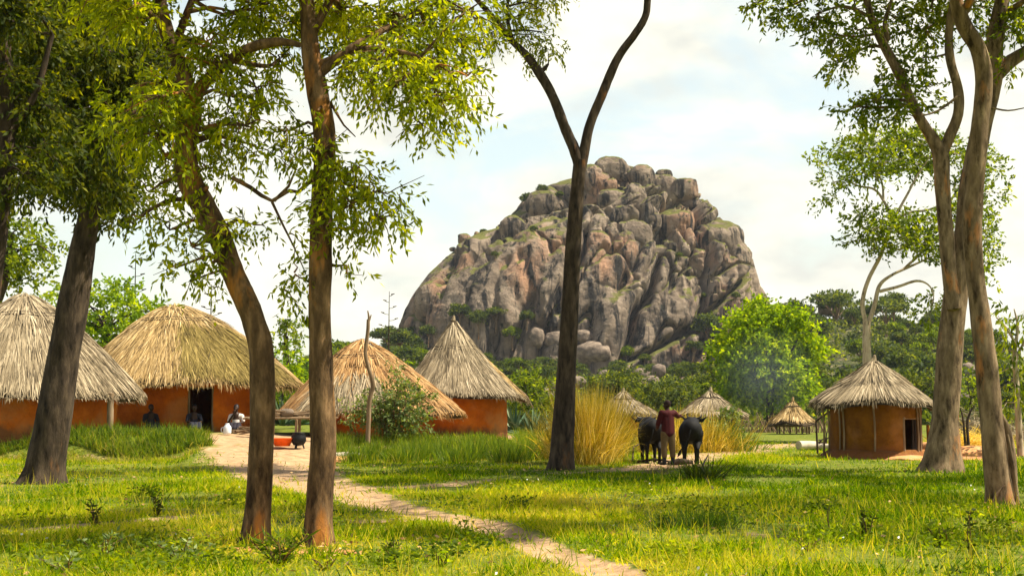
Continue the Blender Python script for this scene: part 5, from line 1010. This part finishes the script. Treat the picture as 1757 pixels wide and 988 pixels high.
mb = MB(); tube(mb, [q+np.array([-.12, 0, .22]), q+np.array([-.19, 0, .2]), q+np.array([-.19, 0, .08]), q+np.array([-.12, 0, .06])], [.014]*4, 6, .04); mb.build('handle', M['plastic_white'], e)
q = G(422, 744)+np.array([0, -.3, 0]); mb = MB()
for k in range(10): a = rng.uniform(-.5, .5); c = q+np.array([rng.normal()*.15, rng.normal()*.1, .04+.02*k]); d = np.array([math.cos(a), math.sin(a), .1*rng.normal()])*.3; tube(mb, [c-d, c+d], [.025, .02], 6, .3, .15, 4, k)
tag(mb.build('firewood', M['wood']), 'small heap of sticks on the ground before the seated woman in white', 'firewood')
mb = MB(); q = G(596, 790); tube(mb, [q+np.array([-.5, .1, .1]), q+np.array([.1, 0, .12]), q+np.array([.5, -.1, .08])], [.13, .14, .10], 10, .1, .15, 4, 2); tag(mb.build('log', M['wood_pale']), 'short pale log lying just right of the straight near trunk', 'log')
# white logs by the small hut
lq = g0(1392, 52.); e = None
for i, (dx, dy, dz, r_, L2, lab) in enumerate([(-.28, -.2, .17, .17, .42, 'white barked log with sawn end left of the small clay hut'), (.1, .05, .12, .12, .5, 'tan log behind the white barked one left of the small clay hut')]):
    mb = MB(); q = lq+np.array([dx, dy, dz]); d = unit(np.array([.85, .5-.9*i, 0.]))*L2; tube(mb, [q-d, q, q+d], [r_, r_*.95, r_*.85], 14, .06, .1, 4, i); tag(mb.build('log', M['wood_pale']), lab, 'log')
mb = MB()
for k in range(9): a = rng.uniform(0, 6); q = lq+np.array([.35+rng.normal()*.12, .1, .1]); tube(mb, [q, q+np.array([.2*math.cos(a), .2*math.sin(a), .25]), q+np.array([.4*math.cos(a), .3*math.sin(a), .5*rng.random()+.2])], [.035, .03, .015], 5, .15, .15)
tag(mb.build('dead_branch', M['wood_dark']), 'dark knotted dead branch beside the white log at the small clay hut', 'branch')
mb = MB(); q = g0(1440, 47); tube(mb, [P(1400, 722, 47), P(1425, 705, 46.5), P(1440, 700, 46)], [.03, .035, .03], 6, .2, .15); tube(mb, [P(1400, 722, 47), g0(1398, 47)], [.03, .04], 6, .3, .15); tag(mb.build('bent_pole', M['wood_dark']), 'bent dark pole leaning to the left side of the small clay hut', 'pole')
mb = MB(); q = g0(1655, 50); tube(mb, [q, P(1660, 720, 50), P(1672, 695, 50)], [.06, .05, .03], 7, .2, .15); tube(mb, [q+np.array([-.1, 0, 0]), P(1652, 715, 50), P(1648, 700, 50)], [.05, .04, .02], 7, .2, .15)
tag(mb.build('forked_stump', M['wood_dark']), 'dark forked stump between the two big right trunks', 'stump')
mb = MB(); tube(mb, [G(1225, 842), G(1205, 815)+np.array([0, 0, .12]), G(1215, 800)+np.array([0, 0, .3])], [.03, .03, .015], 6, .1, .2); tag(mb.build('fallen_stick', M['wood_dark']), 'dark fallen stick in the grass below the right ox', 'stick')

# ------------------------------------------------------------------ foreground leafy plants
def weed(c, h, n, ls, lw, label, m='leaf_mid', spread=.25, t0=.5, stems=4, name='leafy_plant'):
    e = empty(name, c, label, 'plant'); mb = MB(); pts = []
    for k in range(stems):
        a = rng.uniform(0, 6.28); s_ = spread*(k > 0)*rng.random()**.5; top = c+np.array([s_*math.cos(a), s_*math.sin(a), h*(.65+.35*rng.random())]); mid = (np.asarray(c)+top)/2+rng.normal(size=3)*.02; p, r = tube(mb, [np.asarray(c)-np.array([0, 0, .03]), mid, top], [.008, .006, .004], 5, .04, cap=False); pts.append(p)
    mb.build('stem', M['bark'], e); pp = np.concatenate(pts); b = pp[rng.integers(0, len(pp), n)]; d = rng.normal(size=(n, 3)); d[:, 2] = np.abs(d[:, 2])*.4+.15
    v, f, ti = leaves(None, b, d, ls*(.6+.6*rng.random(n)), lw, np.clip(t0+.2*rng.normal(size=n), 0, 1)); mesh('leaves', v, f, M[m], e, tint=ti)
for px, py, h, n, ls, lw, m, sp, t0, st, lab in [
    (1668, 958, .55, 60, .07, .035, 'leaf_dark', .03, .3, 2, 'upright dark stemmed weed at the lower right'), (1620, 938, .25, 90, .12, .05, 'leaf_mid', .25, .4, 8, 'low broad leaved dark green plant left of the upright weed'),
    (1485, 925, .33, 60, .09, .04, 'leaf_dark', .1, .3, 3, 'dark leafy weed standing in the lower right grass'), (1425, 910, .34, 14, .05, .02, 'leaf_mid', .03, .5, 2, 'thin tall weed left of the dark leafy weed'),
    (480, 968, .30, 200, .17, .022, 'leaf_mid', .35, .35, 12, 'narrow leaved plant between the feet of the two near trunks'), (560, 978, .15, 60, .07, .03, 'leaf_bright', .2, .7, 6, 'bright small leaved plant right below the straight trunk'),
    (755, 972, .15, 40, .09, .03, 'leaf_lime', .1, .8, 5, 'yellow green rosette plant left of the path bottom'), (670, 962, .22, 120, .07, .03, 'leaf_mid', .2, .2, 8, 'dark green low plant in the shade left of the path'),
    (180, 955, .25, 100, .08, .035, 'leaf_olive', .3, .6, 8, 'pale leaved weed at the lower left'), (320, 965, .22, 110, .08, .035, 'leaf_olive', .35, .7, 8, 'whitish leaved weed left of the bent trunk'),
    (120, 985, .18, 110, .08, .035, 'leaf_olive', .35, .8, 8, 'pale silvery weed in the lower left corner'), (165, 900, .33, 90, .08, .03, 'leaf_dark', .15, .3, 5, 'tall dark weed in the left shade'), (270, 885, .28, 90, .08, .03, 'leaf_dark', .15, .3, 5, 'short dark weed right of the tall dark one in the left shade'),
    (1390, 945, .16, 70, .07, .03, 'leaf_mid', .2, .5, 6, 'low leafy plant in the lower right of centre'), (1140, 905, .16, 50, .07, .04, 'leaf_dark', .1, .3, 4, 'small dark round leaved plant right of the path')]:
    c = G(px, min(py, 987)); weed(c, h, n, ls, lw, lab, m, sp, t0, st)
# low broad leaved weeds between the grass
n = 6000; pw_ = rng.integers(0, 46, n); cw = np.stack([(rng.random(46)-.5), 11.8*(26/11.8)**rng.random(46)], -1); cw[:, 0] *= cw[:, 1]*.74; cw[:16] = [G(a, b)[:2] for a, b in ((60, 965), (110, 975), (160, 960), (210, 975), (290, 960), (340, 975), (390, 970), (250, 940), (640, 975), (700, 980), (760, 960), (1240, 890), (1180, 880), (1420, 935), (1560, 940), (1700, 950))]
sr = .10+.22*rng.random(46); px_ = cw[pw_, 0]+rng.normal(size=n)*sr[pw_]; py_ = cw[pw_, 1]+rng.normal(size=n)*sr[pw_]; k = dirt_f(px_, py_) < -.1; px_, py_, pw_ = px_[k], py_[k], pw_[k]; n = len(px_)
d_ = rng.normal(size=(n, 3)); d_[:, 2] = np.abs(d_[:, 2])*.5; v, f, ti = leaves(None, np.stack([px_, py_, hgt(px_, py_)+.03+.16*rng.random(n)], -1), d_, .05+.05*rng.random(n), .03, np.clip(.15+.75*hsh(pw_, pw_*0, pw_*0, 4)+.15*rng.normal(size=n), 0, 1)); wd_o = mesh('broadleaf_weeds', v, f, M['leaf_mid'], tint=ti); wd_o['kind'] = 'stuff'; wd_o['label'] = 'low broad leaved weeds growing in patches among the grass'; wd_o['category'] = 'weeds'
# scattered twigs and fallen leaves on the ground
n = 5200; Yl = 11*(40/11)**rng.random(n); xl_ = (rng.random(n)-.5)*2*(Yl*.36+1); near_ = np.min([np.hypot(xl_-b_[0], Yl-b_[1]) for b_ in (b1, b2, b3, b4, b5, b6)], 0); k = (rng.random(n) < np.clip(1.6-near_*.7, .12, 1)); xl_, Yl = xl_[k], Yl[k]; n = len(xl_)
d_ = rng.normal(size=(n, 3)); d_[:, 2] *= .15; v, f, ti = leaves(None, np.stack([xl_, Yl, hgt(xl_, Yl)+.015+.04*rng.random(n)], -1), d_, .07+.001*Yl, .035, np.clip(.6+.3*rng.normal(size=n), 0, 1)); lo_l = mesh('leaf_litter', v, f, M['straw_orange'], tint=ti); lo_l['kind'] = 'stuff'; lo_l['label'] = 'fallen brown leaves scattered around the tree feet'; lo_l['category'] = 'leaves'
# tiny white flowers
n = 240; Yf = 12*(30/12)**rng.random(n); xf = (rng.random(n)-.5)*2*Yf*.36; k = (dirt_f(xf, Yf) < -.15) & (n2d(xf, Yf, .5, 3, 92) > .0); xf, Yf = xf[k], Yf[k]; n = len(xf)
v, f, ti = leaves(None, np.stack([xf, Yf, hgt(xf, Yf)+.07+.10*rng.random(n)], -1), rng.normal(size=(n, 3)), .030+.0006*Yf, .028, np.full(n, .5)); fo = mesh('wild_flowers', v, f, M['petal'], tint=ti); fo['kind'] = 'stuff'; fo['label'] = 'tiny white flowers sprinkled through the grass'; fo['category'] = 'flowers'

# ------------------------------------------------------------------ figures
def fuse(name, caps, m, parent, vox=.014, sm=4, extra=None):
    """one continuous surface from tapered capsules (p0, r0, p1, r1)"""
    mb = MB(); v, f = ICO2
    for p0, r0, p1, r1 in caps:
        p0 = np.asarray(p0, float); p1 = np.asarray(p1, float); L_ = np.linalg.norm(p1-p0); n = max(2, int(L_/max(min(r0, r1)*.35, .012)))
        for k in range(n+1): t = k/n; mb.add(v*(r0*(1-t)+r1*t)+p0*(1-t)+p1*t, f)
    F_ = [[q for q in ff if q >= 0] for ff in np.concatenate(mb.F).tolist()]; V_ = np.concatenate(mb.V)-np.array(parent.location)
    me = bpy.data.meshes.new('tmp'); me.from_pydata(V_.tolist(), [], F_); ob = bpy.data.objects.new('tmp', me); col.objects.link(ob)
    md = ob.modifiers.new('r', 'REMESH'); md.mode = 'VOXEL'; md.voxel_size = vox; md.use_smooth_shade = True
    s2 = ob.modifiers.new('s', 'SMOOTH'); s2.factor = .6; s2.iterations = sm
    dg = bpy.context.evaluated_depsgraph_get(); nm = bpy.data.meshes.new_from_object(ob.evaluated_get(dg)); bpy.data.objects.remove(ob); bpy.data.meshes.remove(me)
    nm.name = name; nm.materials.clear(); return link(name, nm, m, parent)
def xf(loc, yaw):
    ca, sa = math.cos(yaw), math.sin(yaw); loc = np.asarray(loc)
    return lambda p: np.array((loc[0]+p[0]*ca-p[1]*sa, loc[1]+p[0]*sa+p[1]*ca, loc[2]+p[2]))
def ox(loc, yaw, label, tailside=1, headturn=0.):
    root = empty('black_ox', loc, label, 'ox', 'black draught oxen'); T = xf(loc, yaw); C = []
    def cp(a, ra, b, rb): C.append((T(a), ra, T(b), rb))
    cp((.42, 0, .90), .31, (0, 0, .86), .34); cp((0, 0, .86), .34, (-.42, 0, .92), .32); cp((-.42, 0, .94), .31, (-.56, 0, .97), .25)
    cp((.45, 0, 1.06), .20, (.30, 0, 1.14), .16); cp((.25, 0, 1.08), .16, (-.45, 0, 1.10), .16); cp((-.45, .14, 1.08), .10, (-.62, .10, .98), .12); cp((-.45, -.14, 1.08), .10, (-.62, -.10, .98), .12)
    cp((.5, 0, .78), .24, (.62, 0, .72), .16)
    ht = headturn; nx_, ny_ = math.cos(ht), math.sin(ht); n0 = np.array((.55, 0, 1.0)); n1_ = n0+np.array((.28*nx_, .28*ny_, .10)); hd0 = n1_+np.array((.08*nx_, .08*ny_, .05)); hd1 = hd0+np.array((.33*nx_, .33*ny_, -.22))
    cp(n0, .25, n1_, .18); cp(n1_, .17, hd0, .14); cp(hd0, .125, hd1, .075); cp(hd1, .075, hd1+np.array((.05*nx_, .05*ny_, -.02)), .068)
    s_ = np.array((-ny_, nx_, 0))
    for k in (1, -1): e0 = hd0+s_*.10*k+np.array((0, 0, .02)); cp(e0, .04, e0+s_*.13*k+np.array((0, 0, .03)), .052); cp(e0+s_*.13*k, .052, e0+s_*.27*k+np.array((0, 0, .11)), .02)
    for k in (1, -1):
        st = .04*k
        cp((.42, .16*k, .74), .15, (.44+st, .17*k, .42), .068); cp((.44+st, .17*k, .42), .066, (.43+st, .17*k, .14), .042); cp((.43+st, .17*k, .14), .046, (.46+st, .17*k, .07), .05)
        cp((-.44, .15*k, .84), .20, (-.36, .18*k, .62), .14); cp((-.36, .18*k, .62), .13, (-.60+st, .17*k, .42), .06); cp((-.60+st, .17*k, .42), .058, (-.56+st, .17*k, .14), .042); cp((-.56+st, .17*k, .14), .046, (-.53+st, .17*k, .07), .05)
    body = fuse('body', C, M['hide'], root, .018, 5)
    for x0 in (.46, -.53):
        for k in (1, -1):
            mb = MB(); q = T((x0+.04*k, .17*k, 0)); lathe(mb, q, [(.01, 0), (.062, 0), (.055, .05), (.046, .08), (.01, .085)], 12); mb.build('hoof', M['hoof'], root)
    for k in (1, -1):
        mb = MB(); h0 = hd0+s_*.07*k+np.array((0, 0, .09)); tube(mb, [T(h0), T(h0+s_*.10*k+np.array((0, 0, .02))), T(h0+s_*.14*k+np.array((.02, 0, .07))), T(h0+s_*.14*k+np.array((.03, 0, .13)))], [.032, .028, .018, .006], 8, .03); mb.build('horn', M['horn'], root)
    mb = MB(); ts = tailside; tp_ = [T((-.68, 0, 1.03)), T((-.80, .03*ts, .92)), T((-.82, .10*ts, .68)), T((-.80, .22*ts, .48)), T((-.78, .30*ts, .38))]; tube(mb, tp_, [.03, .022, .016, .015, .02], 8, .04); tube(mb, [tp_[-1], T((-.78, .34*ts, .28)), T((-.77, .38*ts, .20))], [.025, .05, .01], 8, .03, .25, 8); mb.build('tail', M['hide'], root)
    return root
oxR = g0(1182, 40.2); ox(oxR, R_(85), 'right black ox seen from behind with one ear out to the right', 1, -R_(24))
oxL = g0(1114, 40.4); ox(oxL, R_(92), 'left black ox seen from behind, half hidden by the herder', 1, R_(10))
def hand(T, C, w_, d, side, s=1.):
    w_ = np.asarray(w_, float); d = unit(np.asarray(d, float)); side = unit(np.asarray(side, float)); C.append((T(w_), .026*s, T(w_+d*.075*s), .036*s)); nn = np.cross(d, side)
    for k, l_ in enumerate((.068, .078, .072, .055)):
        b = w_+d*.085*s+side*(-.030+.020*k)*s; m_ = b+d*l_*.55*s+nn*.006; C.append((T(b), .010*s, T(m_), .009*s)); C.append((T(m_), .009*s, T(m_+d*l_*.45*s-nn*.018*s), .008*s))
    b = w_+d*.02*s-side*.030*s; m_ = b+(d*.5-side*.8)*.04*s; C.append((T(b), .012*s, T(m_), .011*s)); C.append((T(m_), .011*s, T(m_+d*.03*s), .009*s))
def face(T, parent, hc, yaw, r=.10):
    f = lambda p: T(np.asarray(hc)+np.array((p[0]*math.cos(yaw)-p[1]*math.sin(yaw), p[0]*math.sin(yaw)+p[1]*math.cos(yaw), p[2])))
    return f
def head_caps(T, C, hc, yaw):
    f = face(T, None, hc, yaw); C.append((f((0, 0, .02)), .088, f((.015, 0, .0)), .086)); C.append((f((.03, 0, -.03)), .072, f((.045, 0, -.075)), .048))
    C.append((f((.09, 0, .005)), .012, f((.108, 0, -.025)), .017)); C.append((f((.086, -.018, -.058)), .011, f((.086, .018, -.058)), .011)); C.append((f((.080, -.03, .025)), .014, f((.080, .03, .025)), .014))
    for k in (1, -1): C.append((f((-.005, .088*k, .01)), .012, f((-.01, .094*k, -.02)), .010))
    return f
def eyes(f, root):
    mb = MB(); v, ff = ICO2
    for k in (1, -1): mb.add(v*.011+f((.082, .032*k, .008)), ff)
    mb.build('eyes', M['white'], root)
# standing herder; local x = forward
hp = g0(1144, 38.4); root = empty('person', hp, 'man in cap, dark red shirt and khaki trousers resting an arm on the right ox', 'person')
yaw = R_(112); T = xf(hp, yaw); C = []; cp = lambda a, ra, b, rb, S=None: (C if S is None else S).append((T(a), ra, T(b), rb))
# neck, head turned to the left
cp((.0, 0, 1.38), .062, (.02, 0, 1.50), .055); fh = head_caps(T, C, (.025, 0, 1.60), R_(50))
Lsh, Rsh = (0, .19, 1.40), (0, -.19, 1.40)
# torso under clothes, legs
cp((0, 0, 1.30), .095, (0, 0, 1.00), .095); cp((0, .10, .92), .09, (.02, .11, .50), .062); cp((.02, .11, .50), .058, (0, .12, .08), .042); cp((0, -.10, .92), .09, (-.02, -.11, .50), .062); cp((-.02, -.11, .50), .058, (-.03, -.12, .08), .042)
cp((0, .12, .05), .045, (.15, .14, .03), .035); cp((-.03, -.12, .05), .045, (.12, -.15, .03), .035)
# right arm reaching to the ox
tgt = oxR+np.array([-.10, -.62, 1.20]); ca, sa = math.cos(-yaw), math.sin(-yaw); dl = tgt-hp; tl_ = np.array((dl[0]*ca-dl[1]*sa, dl[0]*sa+dl[1]*ca, dl[2]))
sh = np.array(Rsh); d = tl_-sh; L_ = np.linalg.norm(d); d /= L_; reach = min(L_, .66); elb = sh+d*reach*.42+np.array((0, 0, -.05)); wr = sh+d*(reach-.1)
cp(sh, .062, elb, .045); cp(elb, .043, wr, .028); hand(T, C, wr, d, np.cross(d, (0, 0, 1)))
lel = np.array((.06, .27, 1.10)); lwr = np.array((.26, .18, .98)); cp(Lsh, .062, lel, .045); cp(lel, .043, lwr, .028); hand(T, C, lwr, (1, -.2, -.2), (0, 0, 1))
fuse('body', C, M['skin'], root, .0095, 3); eyes(fh, root)
S = []; cp((0, 0, 1.36), .125, (0, 0, 1.12), .135, S); cp((0, 0, 1.12), .135, (0, 0, .88), .145, S); cp((0, .08, 1.36), .11, Lsh, .082, S); cp((0, -.08, 1.36), .11, Rsh, .082, S); cp((0, .07, 1.25), .105, (0, .07, .86), .125, S); cp((0, -.07, 1.25), .105, (0, -.07, .86), .125, S)
cp(Lsh, .082, lel, .066, S); cp(Rsh, .082, elb, .064, S); cp(elb, .062, sh+d*(reach-.16), .048, S); cp(lel, .064, lel+(lwr-lel)*.75, .05, S); fuse('shirt', S, M['red'], root, .014, 5)
S = []; cp((0, .04, .92), .115, (0, .09, .82), .11, S); cp((0, -.04, .92), .115, (0, -.09, .82), .11, S); cp((0, .10, .84), .115, (.02, .11, .50), .088, S); cp((.02, .11, .50), .085, (0, .12, .26), .080, S); cp((0, -.10, .84), .115, (-.02, -.11, .50), .088, S); cp((-.02, -.11, .50), .085, (-.03, -.12, .26), .080, S); fuse('trousers', S, M['khaki'], root, .014, 4)
for k, (x0, y0) in enumerate(((0, .12), (-.03, -.12))):
    S = []; cp((x0, y0, .32), .066, (x0, y0, .08), .055, S); cp((x0, y0, .055), .055, (x0+.17, y0+.02*(1-2*k), .042), .042, S); fuse('boot', S, M['boot'], root, .012, 3)
S = [(fh((0, 0, .045)), .094, fh((.0, 0, .055)), .092)]; S += [(fh((.09, y_, .055)), .012, fh((.17, y_*.8, .045)), .010) for y_ in (-.05, -.03, -.01, .01, .03, .05)]; fuse('cap', S, M['cap'], root, .010, 3)
S = []; cp((.06, .075, 1.43), .018, (.115, .03, 1.28), .012, S); cp((-.05, .085, 1.43), .016, (.06, .075, 1.43), .018, S); fuse('collar', S, M['collar'], root, .008, 2)
def seated(loc, yaw, label, top, skirt, lean=.0, arms=0, headwrap=None, s=1.):
    root = empty('person', loc, label, 'person'); T0 = xf(loc, yaw); T = lambda p: T0(np.asarray(p)*s); C = []; cp = lambda a, ra, b, rb, S=None: (C if S is None else S).append((T(a), ra*s, T(b), rb*s))
    cp((0, 0, .62), .06, (.03, 0, .72), .052); f = face(T, None, (.04, 0, .83), 0); C2 = []; fh = head_caps(lambda p: p, C2, (0, 0, 0), 0); 
    for a, ra, b, rb in C2: C.append((T(np.array(a)+np.array((.05, 0, .83))), ra*s, T(np.array(b)+np.array((.05, 0, .83))), rb*s))
    cp((0, 0, .58), .13, (0, 0, .15), .14)
    for k in (1, -1):
        cp((.05, .10*k, .13), .095, (.42, .15*k, .28), .062); cp((.42, .15*k, .28), .056, (.72, .12*k, .07), .04); cp((.72, .12*k, .05), .04, (.80, .13*k, .10), .03)
        e_ = np.array((.08, .25*k, .36)); w_ = np.array((.30, .10*k, .32)) if not (arms and k == -1) else np.array((.16, .06*k, .66)); cp((0, .19*k, .56), .058, e_, .043); cp(e_, .04, w_, .028); hand(lambda p: T(p), C, w_, (1, -.4*k, 0) if not (arms and k == -1) else (.1, .2, 1), (0, 1, 0))
    fuse('body', C, M['skin'], root, .0105, 3); mb = MB(); v, ff = ICO2
    for k in (1, -1): mb.add(v*.011+T((.132, .032*k, .838)), ff)
    mb.build('eyes', M['white'], root)
    S = []; cp((0, 0, .55), .12, (0, 0, .22), .16, S)
    for k in (1, -1): cp((0, .07*k, .56), .10, (0, .19*k, .56), .075, S); cp((0, .19*k, .56), .075, (.06, .24*k, .40), .062, S)
    fuse('shirt', S, M[top], root, .014, 4)
    S = []; cp((0, 0, .16), .18, (.05, 0, .14), .17, S)
    for k in (1, -1, 0): cp((.05, .09*k, .14), .125, (.42, .13*k, .27), .09, S); cp((.42, .13*k, .27), .09, (.60, .11*k, .14), .085, S)
    fuse('skirt', S, M[skirt], root, .016, 4)
    S = [(T((.035, 0, .865)), .093*s, T((.03, 0, .875)), .091*s)]; fuse('headscarf' if headwrap else 'hair', S, M[headwrap or 'black'], root, .012, 2)
q = g0(409, 48.6); seated(q, R_(-85), 'woman in white blouse and dark skirt seated right of the dark doorway', 'white', 'dark_cloth', arms=1)
q = g0(337, 49.0); seated(q, R_(-70), 'person in dark navy clothes seated left of the dark doorway', 'navy', 'navy')
q = g0(263, 49.1); seated(q, R_(-60), 'person in black clothes seated against the orange wall farther left of the doorway', 'dark_cloth', 'dark_cloth', headwrap='dark_cloth')
# things on the ground by the oxen
mb = MB(); q = g0(1166, 39.0); tube(mb, [q+np.array([-.35, 0, .04]), q+np.array([0, .03, .07]), q+np.array([.32, .10, .05])], [.07, .09, .06], 10, .06, .25, 5, 3); tag(mb.build('log', M['wood_dark']), 'dark log lying on the ground between the herder and the right ox', 'log')
mb = MB(); q = g0(1116, 40.2); tube(mb, [q+np.array([-.4, 0, .04]), q+np.array([.1, -.2, .10]), q+np.array([.5, -.5, .05])], [.03, .04, .03], 8, .06, .3, 5, 6); tag(mb.build('branch', M['wood_dark']), 'dark low branch on the ground under the left ox', 'branch')
mb = MB(); tube(mb, [P(1087, 766, 41.5), P(1096, 762, 41.8), P(1107, 752, 42)], [.022, .02, .015], 6, .05, .15); tube(mb, [P(1087, 766, 41.5), g0(1083, 41.2)], [.022, .03], 6, .1, .1); tag(mb.build('bent_stick', M['wood_dark']), 'thin bent stick rising left of the left ox', 'stick')
# smoke drifting before the lime tree
sm = ICO3[0]*np.array([3.4, 1.2, 3.0])+P(1318, 640, 86); so_ = mesh('smoke', sm, ICO3[1], None, smooth=True); so_['kind'] = 'stuff'; so_['label'] = 'thin bluish smoke drifting in front of the lime green round tree'; so_['category'] = 'smoke'
smm = bpy.data.materials.new('smoke'); smm.use_nodes = True; t = smm.node_tree; t.nodes.clear(); out = N(t, 'ShaderNodeOutputMaterial'); vo = N(t, 'ShaderNodeVolumePrincipled'); vo.inputs['Color'].default_value = (.75, .85, 1, 1)
tc = N(t, 'ShaderNodeTexCoord'); no = N(t, 'ShaderNodeTexNoise', i_Scale=.6, i_Detail=3.0); t.links.new(tc.outputs['Object'], no.inputs[0]); gm = N(t, 'ShaderNodeMapping'); gm.inputs['Location'].default_value = (-1, -1, -1); gm.inputs['Scale'].default_value = (2, 2, 2); t.links.new(tc.outputs['Generated'], gm.inputs[0]); gr = N(t, 'ShaderNodeTexGradient', gradient_type='SPHERICAL'); t.links.new(gm.outputs[0], gr.inputs[0])
m1 = N(t, 'ShaderNodeMath', operation='MULTIPLY'); t.links.new(no.outputs[0], m1.inputs[0]); t.links.new(gr.outputs[0], m1.inputs[1]); m2 = N(t, 'ShaderNodeMath', operation='MULTIPLY'); m2.inputs[1].default_value = .13; t.links.new(m1.outputs[0], m2.inputs[0]); t.links.new(m2.outputs[0], vo.inputs['Density']); t.links.new(vo.outputs[0], out.inputs['Volume']); so_.data.materials.append(smm)
# ------------------------------------------------------------------ haze
HAZE = 0.00009
if HAZE:
    mb = MB(); box(mb, (0, 300, 50), (900, 700, 110)); me_o = mb.build('haze', None, smooth=False)
    hm = bpy.data.materials.new('haze'); hm.use_nodes = True; t = hm.node_tree; t.nodes.clear(); out = N(t, 'ShaderNodeOutputMaterial'); vo = N(t, 'ShaderNodeVolumePrincipled'); vo.inputs['Color'].default_value = (.80, .88, 1, 1); vo.inputs['Density'].default_value = HAZE; vo.inputs['Anisotropy'].default_value = .2
    t.links.new(vo.outputs[0], out.inputs['Volume']); me_o.data.materials.append(hm); me_o['kind'] = 'stuff'; me_o['label'] = 'thin pale haze filling the air towards the hills'; me_o['category'] = 'haze'
for o in list(scene.objects):                       # label clean-up: empties must keep a true label
    if o.type == 'EMPTY' and not o.get('label'): print('NO LABEL', o.name)
